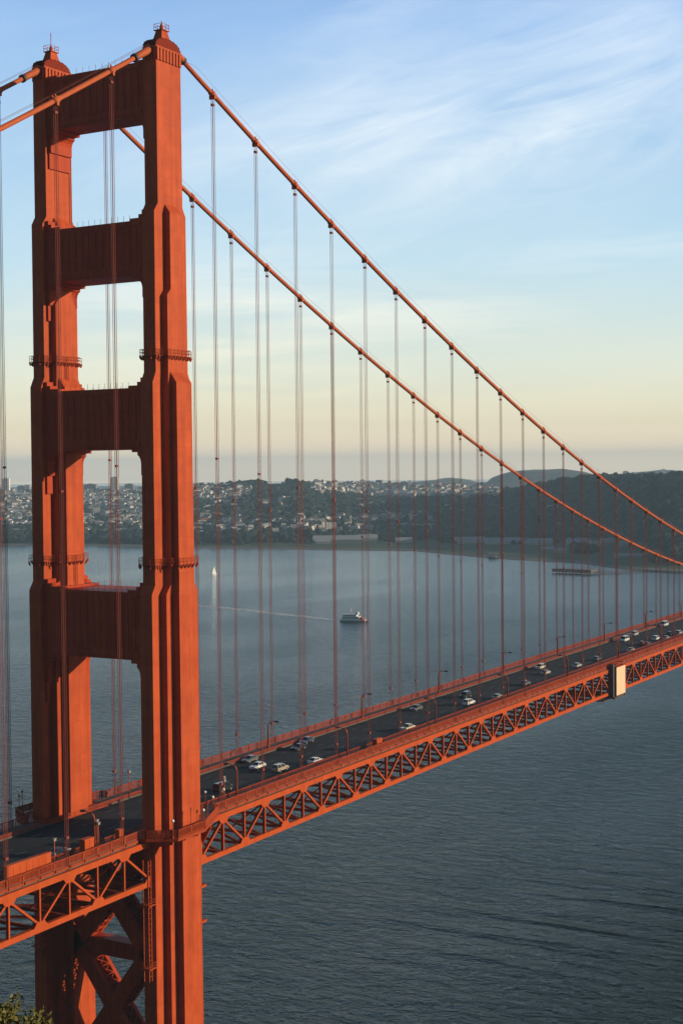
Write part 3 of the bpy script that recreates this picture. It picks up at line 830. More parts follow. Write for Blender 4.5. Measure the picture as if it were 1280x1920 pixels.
# ridge tables: column -> (distance, row)
RA = [(-500, 4700, 930), (0, 4700, 928), (60, 4700, 925), (155, 4750, 922), (265, 4600, 920), (340, 4350, 916), (362, 4250, 914), (430, 4150, 911.5), (464, 4100, 910), (500, 4050, 908), (534, 4000, 905.5), (560, 4000, 906.5), (581, 4050, 910), (624, 4150, 917), (690, 4150, 930), (730, 4000, 937), (780, 3600, 935), (860, 3450, 928), (940, 3400, 924), (1000, 3300, 918), (1050, 3200, 911), (1100, 3100, 906), (1150, 3000, 903), (1200, 2950, 900), (1280, 2900, 893.5), (1400, 2850, 888), (1800, 2800, 880)]
RF = [(-500, 1013), (300, 1014), (360, 1017), (500, 1017.5), (590, 1016), (700, 1012.5), (780, 1012), (850, 1014), (905, 1015), (1000, 1016), (1040, 1013), (1100, 1009), (1150, 1015), (1200, 1033), (1240, 1062), (1280, 1066), (1800, 1080)]
RB = [(-500, 6200, 924), (155, 6000, 921), (340, 5600, 919), (540, 5300, 915), (590, 5100, 908), (640, 5000, 911), (700, 4900, 911), (780, 4900, 914), (900, 4900, 917), (925, 4900, 917), (1000, 5000, 914), (1120, 5200, 899), (1180, 5500, 893), (1280, 5600, 890), (1800, 5600, 885)]
RC = [(-500, 8000, 922), (400, 8000, 922), (760, 8200, 908), (790, 8200, 903), (803, 8200, 901), (827, 8200, 897.5), (842, 8200, 896.5), (878, 8200, 901), (897, 7800, 905), (915, 6600, 903), (921, 6600, 897), (940, 6600, 889.5), (956, 6600, 885), (999, 6600, 879.5), (1025, 6600, 879), (1053, 6600, 878.5), (1092, 6600, 883.5), (1112, 6700, 891), (1125, 7000, 895), (1147, 7600, 891), (1190, 7800, 885.5), (1233, 7800, 881), (1280, 7800, 884), (1400, 7800, 880), (1800, 7800, 880)]
PX = np.concatenate([np.arange(-420, -60, 24), np.arange(-60, 1340, 4.0), np.arange(1340, 1760, 24)])
def tab3(T, px):
    xs = [t[0] for t in T]
    return float(np.interp(px, xs, [t[1] for t in T])), float(np.interp(px, xs, [t[2] for t in T]))
def vnoise(u, v, seed=0):
    """cheap smooth value noise"""
    iu, iv = math.floor(u), math.floor(v); fu, fv = u-iu, v-iv
    fu = fu*fu*(3-2*fu); fv = fv*fv*(3-2*fv)
    def h(a, b):
        n = (a*374761393 + b*668265263 + seed*982451653) & 0xffffffff
        n = ((n ^ (n >> 13))*1274126177) & 0xffffffff
        return ((n ^ (n >> 16)) & 0xffff)/65535.0
    return (h(iu, iv)*(1-fu)+h(iu+1, iv)*fu)*(1-fv) + (h(iu, iv+1)*(1-fu)+h(iu+1, iv+1)*fu)*fv
def col_profile(px):
    sh = on_plane(px, interp(SHORE, px), 0); rs = math.hypot(sh[0]-CAM[0], sh[1]-CAM[1])
    ra, ya = tab3(RA, px); rb, yb = tab3(RB, px); rc, yc = tab3(RC, px)
    za = at_r(px, ya, ra)[2]; zb = at_r(px, yb, rb)[2]; zc = at_r(px, yc, rc)[2]
    ra = max(ra, rs+500)
    fl = on_plane(px, interp(RF, px), 6.0); rf = min(max(rs+95, math.hypot(fl[0]-CAM[0], fl[1]-CAM[1])), ra-250)
    pts = [(rs-60, -6), (rs, 0), (rs+25, 2.0), (rs+90, 3.5), (rf, 6), (rf+(ra-rf)*.3, max(11, za*.26)), (rf+(ra-rf)*.65, max(20, za*.66)), (ra, za), (ra+220, za*.93), (max(ra+500, (ra+rb)/2), min(za, zb)*.8), (rb, zb), (rb+300, zb*.9), (max(rb+400, (rb+rc)/2), min(zb, zc)*.75), (rc, zc), (rc+400, zc*.85), (rc+2000, zc*.4), (12000, 5), (14000, 2)]
    pts.sort(key=lambda t: t[0])
    return rs, ra, rb, rc, pts, rf
PROF = {}
def prof(px):
    k = round(px, 1)
    if k not in PROF:
        rs, ra, rb, rc, pts, rf = col_profile(k); PROF[k] = (rs, ra, rb, rc, np.array([p[0] for p in pts]), np.array([p[1] for p in pts]), rf)
    return PROF[k]
def ground(px, r):
    p = prof(px); return float(np.interp(r, p[4], p[5]))
def hdir(px):
    d = view_ray(px, 930); h = math.hypot(d[0], d[1]); return d[0]/h, d[1]/h
rows = []
NR = 110
V = []; idx = {}
for i, px in enumerate(PX):
    p = prof(px); dx, dy = hdir(px)
    rs = p[0]
    base = np.concatenate([[rs-60, rs, rs+12, rs+25], rs+40*1.0+np.linspace(0, 1, NR-4)**1.35*(13500-rs)])
    for r in base:
        z = float(np.interp(r, p[4], p[5]))
        amp = min(7.0, max(0, z-6)*.16)
        X, Y = CAM[0]+dx*r, CAM[1]+dy*r
        z += (vnoise(X/210, Y/210, 3)-.5)*2*amp + (vnoise(X/70, Y/70, 5)-.5)*amp*.8
        V.append((X, Y, z))
F = []; MI = []
def zone(px, r, rs, ra, rb, rf):
    if r < rs+26: return 0
    if px < 350: return 1 if r < rs+90 else (2 if r < rs+420 or vnoise(px/40, r/160, 8) > .66 else 3)
    if r < rf: return 1
    if r < ra+150: return 2
    if r < rb+700: return 3 if px < 930 else 2
    return 4
for i in range(len(PX)-1):
    p = prof(PX[i])
    for j in range(NR-1):
        a = i*NR+j
        F.append((a, a+1, a+NR+1, a+NR))
        r = math.hypot(V[a][0]-CAM[0], V[a][1]-CAM[1]); MI.append(zone(PX[i], r, p[0], p[1], p[2], p[6]))
def terr(name, stops, scale, rough=.95):
    m, t, b = new_mat(name); g = t.node('ShaderNodeNewGeometry')
    n = t.node('ShaderNodeTexNoise', inp={'Vector': g.outputs['Position'], 'Scale': scale, 'Detail': 6.0, 'Roughness': .7})
    t.l.new(t.ramp(n.outputs[0], stops), b.inputs['Base Color']); b.inputs['Roughness'].default_value = rough
    b.inputs['Specular IOR Level'].default_value = .1
    return m
TM = [terr('beach_sand', [(.35, (.10, .10, .09)), (.65, (.17, .16, .14))], .02),
      terr('shore_grass', [(.35, (.045, .072, .040)), (.6, (.07, .10, .055)), (.75, (.11, .115, .08))], .008),
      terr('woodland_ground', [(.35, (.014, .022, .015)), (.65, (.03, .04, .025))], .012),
      terr('urban_ground', [(.35, (.05, .06, .055)), (.5, (.10, .10, .095)), (.65, (.16, .155, .15))], .03),
      terr('far_hill_scrub', [(.35, (.05, .055, .04)), (.65, (.12, .11, .085))], .006)]
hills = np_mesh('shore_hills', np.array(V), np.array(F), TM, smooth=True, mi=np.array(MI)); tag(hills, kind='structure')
def seat(px, py):
    """where the photo's column meets the ground at that row"""
    p = prof(px); lo = None
    rr = np.concatenate([np.linspace(p[0]+5, p[1], 160), np.linspace(p[1]+20, p[3]+200, 200)])
    dx, dy = hdir(px); best = None
    for r in rr:
        q = (CAM[0]+dx*r, CAM[1]+dy*r, ground(px, r)); e = row_of(q)
        if e <= py: return q, r
        if best is None or e < best[0]: best = (e, q, r)
    return best[1], best[2]

# ------------------------------------------------------------------ buildings on the far shore
BM = {k: simple('house_'+k, c, .8, var=.12, scale=.05) for k, c in dict(white=(.56, .55, .53), cream=(.50, .45, .38), grey=(.30, .31, .32), bright=(.82, .77, .68), slate=(.2, .21, .22), tan=(.42, .36, .29), pink=(.5, .38, .34)).items()}
BM['roof'] = simple('roof_grey', (.13, .12, .12), .9); BM['roofred'] = simple('roof_red', (.22, .09, .06), .9)
WIN = M['glass']
def house_mesh(w, d, h, wall, roofkind, rng):
    """walls with window bands and a roof; one object per house, materials by face"""
    m = MB(); m.box(-w/2, w/2, -d/2, d/2, -6, h)
    m.cur = 1
    if roofkind == 'gable':
        m.prism([(-d/2-.5, h-.1), (d/2+.5, h-.1), (0, h+d*.32)], -w/2-.5, w/2+.5, 0)
    else:
        m.box(-w/2-.25, w/2+.25, -d/2-.25, d/2+.25, h, h+.7); m.box(-w*.2, w*.15, -d*.2, d*.2, h+.7, h+2.4)
    m.cur = 2
    nf = max(1, int(h/3.4)); nw = max(1, int(w/4))
    for f in range(nf):
        z = 1.2 + f*3.3
        if z+1.6 > h: break
        for i in range(nw):
            x = -w/2 + w*(i+.5)/nw
            for s in (-1, 1): m.box(x-.8, x+.8, s*d/2-.05, s*d/2+.05, z, z+1.6)
        for i in range(max(1, int(d/4))):
            y = -d/2 + d*(i+.5)/max(1, int(d/4))
            for s in (-1, 1): m.box(s*w/2-.05, s*w/2+.05, y-.8, y+.8, z, z+1.6)
    return m
protoH = []; protoW = []
for i in range(12):
    rg = random.Random(i+50)
    w, d, h = rg.uniform(9, 15), rg.uniform(9, 14), rg.choice([7, 9, 10.5, 12, 14])
    wall = ['white', 'cream', 'white', 'grey', 'white', 'tan', 'white', 'cream', 'slate', 'white', 'pink', 'white'][i]
    protoW.append((wall, 'gabled' if i % 3 == 0 else 'flat-roofed'))
    protoH.append((house_mesh(w, d, h, wall, 'gable' if i % 3 == 0 else 'flat', rg), [BM[wall], BM['roofred' if i % 5 == 0 else 'roof'], WIN]))
hdata = [None]*12
def place_house(i, px, py, scale, label, group, rng, sink=0):
    q, r = seat(px, py)
    if hdata[i] is None:
        o = protoH[i][0].build('hillside_house', protoH[i][1]); hdata[i] = o.data
    else:
        o = bpy.data.objects.new('hillside_house', hdata[i]); col.objects.link(o)
    o.location = (q[0], q[1], q[2]-sink); o.rotation_euler = (0, 0, AZ + rng.choice([0, 0, math.pi/2]) + rng.uniform(-.5, .5)); o.scale = (scale,)*3
    tag(o, f"small {protoW[i][0]} {protoW[i][1]} {label}", 'house', group)
    return o
hr = random.Random(77)
bright = [0, 2, 4, 6, 9, 11, 1, 7]
for n in range(128):
    px = hr.uniform(586, 926); t = hr.random()
    base = interp([(586, 911), (640, 914), (700, 921), (780, 924), (860, 923), (926, 919)], px); topr = interp([(586, 908), (700, 911.5), (780, 915), (926, 918)], px)
    place_house(hr.choice(bright), px, topr + (base+6-topr)*t**1.3, hr.uniform(.9, 1.5), 'house catching the sun on the city ridge above the dark woods', 'sunlit houses along the city ridge', hr)
for n in range(34):
    place_house(hr.randrange(12), hr.uniform(366, 452), 918 + 26*hr.random()**1.2, hr.uniform(.8, 1.3), 'house among trees on the wooded hill beside the near tower leg', 'houses on the wooded hill beside the tower', hr)
for n in range(46):
    px = hr.uniform(532, 806); py = interp([(532, 984), (600, 986), (680, 981), (760, 978), (806, 975)], px) + hr.uniform(-5, 6)
    place_house(hr.choice([0, 2, 4, 9, 1, 3]), px, py, hr.uniform(.9, 1.5), 'building among trees on the lower slope above the shore flats', 'low buildings among trees above the flats', hr)
for n in range(14):
    px = hr.uniform(366, 520); py = hr.uniform(976, 1000)
    place_house(hr.choice([0, 2, 4, 9, 1, 3]), px, py, hr.uniform(.9, 1.6), 'building among the waterfront trees beside the near tower leg', 'waterfront buildings beside the tower', hr)
for n in range(30):
    px, py = hr.choice([(hr.uniform(468, 565), hr.uniform(940, 966)), (hr.uniform(640, 725), hr.uniform(944, 958)), (hr.uniform(470, 565), hr.uniform(945, 962))])
    place_house(hr.choice([0, 2, 4, 9, 1, 3, 8]), px, py, hr.uniform(.8, 1.3), 'house half hidden in the dark woods of the middle slope', 'houses half hidden in the woods', hr)
for n in range(40):
    px = hr.choice([hr.uniform(-10, 58), hr.uniform(156, 266), hr.uniform(156, 266)]); py = hr.uniform(926, 985)
    place_house(hr.choice([0, 2, 4, 9, 1, 11]), px, py, hr.uniform(1.0, 1.5), 'house standing out in the packed hillside district behind the bridge tower', 'brighter houses of the hillside district', hr)
# the rest of the packed hillside district: one mass
mass = [MB() for _ in range(3)]
hr = random.Random(5)
mm = MB()
for n in range(4200):
    px = hr.uniform(-110, 364); py = 923 + 82*hr.random()**1.15
    if vnoise(px/26, py/9, 21) > .74: continue
    q, r = seat(px, py)
    w, d, h = hr.uniform(9, 19), hr.uniform(9, 16), hr.uniform(6, 13); a = AZ + hr.choice([0, math.pi/2]) + hr.uniform(-.3, .3)
    c, s_ = math.cos(a), math.sin(a)
    mm.cur = hr.choice([0, 0, 1, 2, 2, 3, 4])
    v = [(q[0]+c*x-s_*y, q[1]+s_*x+c*y, q[2]+z) for z in (-5, h) for x, y in ((-w/2, -d/2), (w/2, -d/2), (w/2, d/2), (-w/2, d/2))]
    mm.add(v, [(0,1,5,4), (1,2,6,5), (2,3,7,6), (3,0,4,7)]); mm.cur = hr.choice([3, 5, 5]); mm.add(v[4:], [(0, 1, 2, 3)])
hr = random.Random(9)
for n in range(1000):
    px = hr.uniform(586, 934) if n > 270 else hr.uniform(362, 470); py = (interp([(586, 909), (700, 912), (780, 916), (930, 918)], px) + 19*hr.random()**1.3) if n > 270 else 914 + 52*hr.random()**1.5
    q, r = seat(px, py)
    w, d, h = hr.uniform(9, 17), hr.uniform(9, 15), hr.uniform(7, 14); a = AZ + hr.uniform(-.4, .4)
    c, s_ = math.cos(a), math.sin(a); mm.cur = hr.choice([0, 0, 1, 2, 4])
    v = [(q[0]+c*x-s_*y, q[1]+s_*x+c*y, q[2]+z) for z in (-5, h) for x, y in ((-w/2, -d/2), (w/2, -d/2), (w/2, d/2), (-w/2, d/2))]
    mm.add(v, [(0,1,5,4), (1,2,6,5), (2,3,7,6), (3,0,4,7)]); mm.cur = hr.choice([2, 3, 5]); mm.add(v[4:], [(0, 1, 2, 3)])
for n in range(330):
    px = hr.choice([hr.uniform(362, 530), hr.uniform(520, 812), hr.uniform(800, 1080)]); py = {0: hr.uniform(966, 1004), 1: hr.uniform(968, 1000), 2: hr.uniform(945, 990)}[0 if px < 520 else 1 if px < 812 else 2]
    if px > 812 and hr.random() < .7: continue
    q, r = seat(px, py)
    w, d, h = hr.uniform(10, 26), hr.uniform(9, 14), hr.uniform(8, 15); a = AZ + hr.choice([0, math.pi/2]) + hr.uniform(-.4, .4)
    c, s_ = math.cos(a), math.sin(a); mm.cur = hr.choice([0, 1, 2, 2, 4])
    v = [(q[0]+c*x-s_*y, q[1]+s_*x+c*y, q[2]+z) for z in (-5, h) for x, y in ((-w/2, -d/2), (w/2, -d/2), (w/2, d/2), (-w/2, d/2))]
    mm.add(v, [(0,1,5,4), (1,2,6,5), (2,3,7,6), (3,0,4,7)]); mm.cur = hr.choice([2, 3, 5]); mm.add(v[4:], [(0, 1, 2, 3)])
tag(mm.build('hillside_district', [BM['white'], BM['cream'], BM['grey'], BM['slate'], BM['tan'], BM['roof']]), 'packed grey and white houses covering the hazy far hillside', 'houses', kind='stuff')

def block(name, px, py, w, d, h, wall, label, cat='tower block', roof='flat', rz=0.0, grp=None):
    q, r = seat(px, py)
    rg = random.Random(3)
    root = empty(name, (q[0], q[1], q[2]), AZ + rz)
    if cat == 'hangar': w, d = d, w; h *= .72; root.rotation_euler.z += math.pi/2
    src = house_mesh(w, d, h, wall, roof, rg)
    parts = {0: MB(), 1: MB(), 2: MB()}
    for f, mi in zip(src.f, src.mi): parts[mi].add([src.v[i] for i in f], [tuple(range(len(f)))])
    parts[0].build('wall', BM[wall], root); parts[1].build('roof', BM['roof'] if cat != 'hangar' else BM['grey'], root); tag(parts[2].build('window_row', WIN, root), kind='stuff')
    tag(root, label, cat, grp)
# w is along the view direction here, d across it
block('apartment_tower', 12, 926, 24, 28, 56, 'bright', 'tall bright apartment tower at the left edge of the skyline')
block('apartment_tower', 2, 934, 26, 30, 22, 'cream', 'squat cream block on the skyline at the far left, below the tall bright tower')
block('apartment_tower', 22, 925, 22, 22, 16, 'cream', 'low cream block beside the foot of the tall bright tower on the skyline')
block('apartment_tower', 40, 924, 22, 24, 26, 'grey', 'grey apartment block on the skyline between the bright tower and the bridge tower')
block('apartment_tower', 52, 924, 20, 22, 28, 'pink', 'pinkish apartment block on the skyline close to the far tower leg')
block('apartment_tower', 170, 923, 26, 38, 24, 'slate', 'wide grey block on the skyline seen through the tower, left of the suspenders')
block('apartment_tower', 216, 924, 22, 22, 46, 'bright', 'tall cream tower on the skyline right behind the suspenders, seen through the bridge tower')
block('apartment_tower', 243, 922, 22, 26, 22, 'slate', 'dark grey block on the skyline seen through the tower, close to the near leg')
block('apartment_tower', 757, 918, 28, 24, 24, 'slate', 'dark domed-looking block standing above the ridge houses, beside a thin white one')
block('apartment_tower', 768, 918, 16, 10, 26, 'bright', 'thin white block on the city ridge beside the darker wide one')
block('apartment_tower', 1172, 899, 22, 16, 26, 'white', 'white tower on the far right-hand ridge beyond the upper cable')
block('apartment_tower', 1136, 900, 22, 22, 18, 'grey', 'grey block on the far right-hand ridge just above the upper cable')
block('apartment_tower', 1243, 889, 26, 14, 22, 'white', 'white block on the far right-hand ridge near the right edge')
HG = 'long white sheds behind the shore flats'
for px, py, w, d, h, wall, lb in [(632, 1017.5, 24, 92, 8, 'grey', 'very long pale grey shed on the flats behind the second far suspender group'), (688, 1014.5, 22, 38, 8, 'white', 'white shed just right of the very long grey shed'),
        (604, 1019, 18, 26, 5, 'white', 'small white shed at the left end of the very long grey shed'), (756, 1017, 18, 30, 5, 'white', 'low white shed on the grass flats left of the long hangars'),
        (880, 1018, 22, 54, 6, 'white', 'long white hangar, left one of the row on the grass flats'), (946, 1019.5, 22, 70, 6, 'white', 'longest white hangar, middle one of the row on the grass flats'),
        (1010, 1021, 22, 44, 6, 'white', 'white hangar, right one of the row on the grass flats'), (1083, 1022, 20, 40, 8, 'cream', 'cream house with dark doors behind the small clump of trees'),
        (1138, 1021, 18, 26, 8, 'cream', 'cream low house right of the tall white gable'), (1176, 1026, 18, 26, 8, 'grey', 'grey house on the slope just above the lower cable'),
        (1026, 1034, 14, 20, 5, 'grey', 'low grey shed near the beach behind the pier'), (1050, 1036, 12, 18, 5, 'pink', 'low pinkish shed near the beach behind the pier'), (1182, 1046, 14, 50, 4, 'grey', 'long low grey wall-like shed below the slope by the shore road'),
        (778, 992, 16, 26, 9, 'white', 'white hall alone among dark trees on the lower slope')]:
    block('long_shed', px, py, w, d, h, wall, lb, 'hangar', 'gable', 0, HG)
block('gabled_chapel', 1114, 1025, 14, 11, 11, 'white', 'tall narrow white gabled house on the grass slope beneath the lower cable', 'house', 'gable', math.pi/2)

# ------------------------------------------------------------------ piers and moored shed on the water
pA = on_plane(1041, 1074, 0); pB = on_plane(1113, 1077, 0); pC = on_plane(1205, 1074, 0)
def pier(name, a, b, w, h, lb, thick, cat='pier'):
    a = Vector((a[0], a[1], 0)); b = Vector((b[0], b[1], 0)); root = empty(name, a)
    d = b-a; L = d.length; u = d/L; n = Vector((-u.y, u.x, 0))
    m = MB(); m.beam(Vector((0,0,h)), d+Vector((0,0,h)), w, thick, n); m.build('pier_deck', M['walk'], root)
    m = MB()
    k = int(L/5)
    for i in range(k+1):
        for s in (-1, 1):
            p = u*(L*i/k) + n*(s*(w/2-.6)); m.tube([p+Vector((0,0,-2)), p+Vector((0,0,h))], .35, 6)
    tag(m.build('pile', M['dark'], root), kind='stuff')
    m = MB()
    for s in (-1, 1): m.beam(n*(s*w/2)+Vector((0,0,h+1.6)), d+n*(s*w/2)+Vector((0,0,h+1.6)), .15, .2, n)
    for i in range(k+1):
        for s in (-1, 1):
            p = u*(L*i/k) + n*(s*w/2); m.beam(p+Vector((0,0,h)), p+Vector((0,0,h+1.6)), .15, .15)
    m.build('handrail', M['dark'], root)
    tag(root, lb, cat)
pier('wooden_pier', pA, pB, 18, 4.2, 'broad dark wharf jutting out from the far shore below the lower cable', 4.2)
pier('narrow_pier', pB, pC, 4, 2.4, 'narrow pier linking the broad dark wharf to the shore', .6)
ps = on_plane(915, 1046.5, 0); ps2 = on_plane(930, 1047, 0)
pier('rescue_jetty', ps, ps2, 9, 2.0, 'short dark jetty with a boathouse on the far beach', 1.4, 'jetty')
root = empty('boathouse', (ps[0]*.4+ps2[0]*.6, ps[1]*.4+ps2[1]*.6, 2.7), AZ)
m = MB(); m.box(-4, 4, -7, 7, 0, 4.2); m.build('wall', BM['grey'], root)
m = MB(); m.prism([(-4.6, 4.1), (4.6, 4.1), (0, 6.4)], -7.6, 7.6, 1); m.build('roof', BM['roof'], root)
tag(root, 'small grey boathouse standing on the short dark jetty', 'boathouse')
sw = [on_plane(x, y, 0) for x, y in ((1205, 1071.5), (1235, 1072.5), (1262, 1074), (1300, 1075))]
m = MB(); m.loft([[(p[0]-3, p[1]-3, -2), (p[0]+6, p[1]+8, -2), (p[0]+6, p[1]+8, 3.2), (p[0]-3, p[1]-3, 3.2)] for p in sw])
tag(m.build('sea_wall', M['concrete']), 'dark sea wall along the far shore at the right edge, under the cables', 'sea wall')
wl = [on_plane(x, y, 0) for x, y in ((1210, 1069), (1240, 1069.5), (1290, 1070))]

# ------------------------------------------------------------------ woods on the far slopes: one mass of crowns
def ico():
    bm = bmesh.new(); bmesh.ops.create_icosphere(bm, subdivisions=2, radius=1)
    v = np.array([x.co[:] for x in bm.verts]); f = np.array([[l.vert.index for l in fc.loops] for fc in bm.faces]); bm.free(); return v, f
iv, iff = ico()
ng = np.random.default_rng(4)
shapes = []
for k in range(8):
    d = iv*(1 + .42*(ng.random((len(iv), 1))-.5)); d[:, 2] *= ng.uniform(.75, 1.3); shapes.append(d)
vs = []; fs = []; o = 0
def crown(px, r, sc):
    global o
    dx, dy = hdir(px); X, Y = CAM[0]+dx*r, CAM[1]+dy*r
    z = ground(px, r)
    amp = min(7.0, max(0, z-6)*.16)
    z += (vnoise(X/210, Y/210, 3)-.5)*2*amp
    d = shapes[ng.integers(8)]; a = ng.uniform(0, 6.28); c, s = math.cos(a), math.sin(a)
    p = np.stack([d[:, 0]*c-d[:, 1]*s, d[:, 0]*s+d[:, 1]*c, d[:, 2]], 1)*sc
    vs.append(p + np.array([X, Y, z+sc*.55])); fs.append(iff+o); o += len(iv)
nt = 0
while nt < 15500:
    px = ng.uniform(-90, 1370); p = prof(px); rs, ra, rb, rf = p[0], p[1], p[2], p[6]
    if px < 352:
        u = ng.random()
        if u < .5:
            r = rs + ng.uniform(60, 420)
            if vnoise(px/14, r/70, 19) > .62: continue
        else:
            r = ng.uniform(rs+300, ra+60)
            if vnoise(px/26, r/160, 8) < .55: continue
            crown(px, r, ng.uniform(4, 7.5)); nt += 1; continue
    elif px < 930:
        r = ng.uniform(rf, ra+80)
        if px > 588 and r > ra-40: continue
        if 525 < px < 812 and rf+60 < r < rf+(ra-rf)*.3 and ng.random() < .72: continue
        if px < 460 and r > rf+(ra-rf)*.5 and ng.random() < .5: continue
        if vnoise(px/30, r/120, 17) > .72: continue
    else:
        r = ng.uniform(rf+10, ra+100)
        if vnoise(px/30, r/120, 17) > .8: continue
    crown(px, r, 3.2 + 7.5*ng.random()**1.7); nt += 1
for n in range(260):           # scattered trees on the flats
    px = ng.uniform(360, 1250); p = prof(px)
    r = p[6] - ng.uniform(0, .25)*(p[6]-p[0])
    if vnoise(px/22, 3.3, 31) > .6: crown(px, r, ng.uniform(3, 5.5))
for n in range(60):
    px = ng.uniform(1072, 1116); p = prof(px); crown(px, seat(px, 1031+ng.uniform(-4, 8))[1], ng.uniform(4, 7))
for n in range(120):
    px = ng.uniform(1170, 1300); p = prof(px); crown(px, p[6]+ng.uniform(0, 200), ng.uniform(5, 9))
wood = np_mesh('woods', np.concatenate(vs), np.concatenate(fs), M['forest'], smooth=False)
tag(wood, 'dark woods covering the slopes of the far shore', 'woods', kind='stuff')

# ------------------------------------------------------------------ water
def water_mat():
    m, t, b = new_mat('bay_water')
    g = t.node('ShaderNodeNewGeometry')
    def layer(rot, sx, sy, detail, rough=.55, dist=0.0):
        mp = t.node('ShaderNodeMapping', inp={'Vector': g.outputs['Position'], 'Rotation': (0, 0, rot), 'Scale': (sx, sy, 1)})
        return t.node('ShaderNodeTexNoise', inp={'Vector': mp.outputs[0], 'Scale': 1.0, 'Detail': detail, 'Roughness': rough, 'Distortion': dist}).outputs[0]
    swell = layer(-AZ-.10, 1/12., 1/24., 2.0, .4, .6)
    chop = layer(-AZ+.12, 1/3.6, 1/6.0, 4.0, .6, .6)
    rip = layer(-AZ-.3, 1/1.5, 1/2.3, 3.0, .6, .2)
    big = layer(0.3, 1/420., 1/160., 3.0, .5)
    bk = t.ramp(big, [(.36, (.15,)*3), (.5, (.7,)*3), (.64, (1,)*3)])
    hgt = t.math('ADD', t.math('ADD', t.math('MULTIPLY', t.math('MULTIPLY', swell, 1.5), t.math('ADD', bk, .25)), t.math('MULTIPLY', t.math('MULTIPLY', chop, t.math('ADD', t.math('MULTIPLY', bk, .6), .5)), 1.5)), t.math('MULTIPLY', rip, .4))
    # rough water in the narrows, calmer towards the inner bay; a tide rip off the bridge's open side
    sep = t.node('ShaderNodeSeparateXYZ', inp={'Vector': g.outputs['Position']})
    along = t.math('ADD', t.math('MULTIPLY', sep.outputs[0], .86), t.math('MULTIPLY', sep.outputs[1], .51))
    calm = t.node('ShaderNodeMapRange', inp={'Value': along, 'From Min': 150.0, 'From Max': 1700.0, 'To Min': 1.0, 'To Max': .26}).outputs[0]
    rp = on_plane(1230, 1715, 0)
    dv = t.node('ShaderNodeVectorMath', operation='DISTANCE', inp={0: g.outputs['Position'], 1: (rp[0], rp[1], 0)})
    ripf = t.node('ShaderNodeMapRange', inp={'Value': dv.outputs['Value'], 'From Min': 15.0, 'From Max': 120.0, 'To Min': 1.0, 'To Max': 0.0}).outputs[0]
    band = layer(-AZ+.12, 1/9., 1/60., 1.0, .3, .35)
    hgt = t.math('MULTIPLY', t.math('ADD', hgt, t.math('MULTIPLY', t.math('MULTIPLY', band, ripf), 4.2)), calm)
    bmp = t.node('ShaderNodeBump', inp={'Height': hgt, 'Strength': 1.0, 'Distance': 1.2})
    t.l.new(bmp.outputs[0], b.inputs['Normal'])
    t.l.new(t.mix(bk, (.003, .014, .017), (.005, .019, .021)), b.inputs['Base Color'])
    t.l.new(t.ramp(bk, [(0.3, (.1,)*3), (1, (.06,)*3)]), b.inputs['Roughness'])
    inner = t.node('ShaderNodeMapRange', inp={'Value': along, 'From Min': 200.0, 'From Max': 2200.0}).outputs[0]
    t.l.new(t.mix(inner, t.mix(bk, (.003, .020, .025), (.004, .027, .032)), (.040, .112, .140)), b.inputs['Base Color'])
    b.inputs['IOR'].default_value = 1.333
    b.inputs['Specular IOR Level'].default_value = .3
    return m
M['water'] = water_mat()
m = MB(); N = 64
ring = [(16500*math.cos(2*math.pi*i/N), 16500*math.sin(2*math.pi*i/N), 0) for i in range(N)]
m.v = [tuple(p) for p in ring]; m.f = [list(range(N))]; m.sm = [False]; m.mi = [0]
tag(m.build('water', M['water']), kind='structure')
# the ferry's wake: a foam streak on the water
wm, t, b = new_mat('wake_foam'); g = t.node('ShaderNodeNewGeometry')
n = t.node('ShaderNodeTexNoise', inp={'Vector': g.outputs['Position'], 'Scale': .12, 'Detail': 5.0, 'Roughness': .7})
tr_ = t.node('ShaderNodeBsdfTransparent'); mx = t.node('ShaderNodeMixShader', inp={0: t.ramp(n.outputs[0], [(.3, (.12,)*3), (.6, (.9,)*3)])})
t.l.new(tr_.outputs[0], mx.inputs[1]); t.l.new(b.outputs[0], mx.inputs[2])
out = wm.node_tree.nodes['Material Output']; t.l.new(mx.outputs[0], out.inputs['Surface'])
b.inputs['Base Color'].default_value = (.62, .64, .65, 1); b.inputs['Roughness'].default_value = .8
wp = [on_plane(x, y, 0) for x, y in ((636, 1164), (600, 1159.5), (560, 1155), (500, 1148.5), (450, 1142.5), (400, 1138), (330, 1133))]
m = MB(); L = []
for i, p in enumerate(wp):
    a = Vector(wp[min(i+1, len(wp)-1)]) - Vector(wp[max(i-1, 0)]); a.z = 0; nn = Vector((-a.y, a.x, 0)).normalized(); w = (2.5, 5, 6, 6.5, 6.5, 6, 4)[i]
    L.append((Vector((p[0], p[1], .06)) + nn*w, Vector((p[0], p[1], .06)) - nn*w))
for (a, b_), (c, d) in zip(L, L[1:]): m.add([a, b_, d, c], [(0, 1, 2, 3)])
tag(m.build('wake_water', wm), kind='structure')

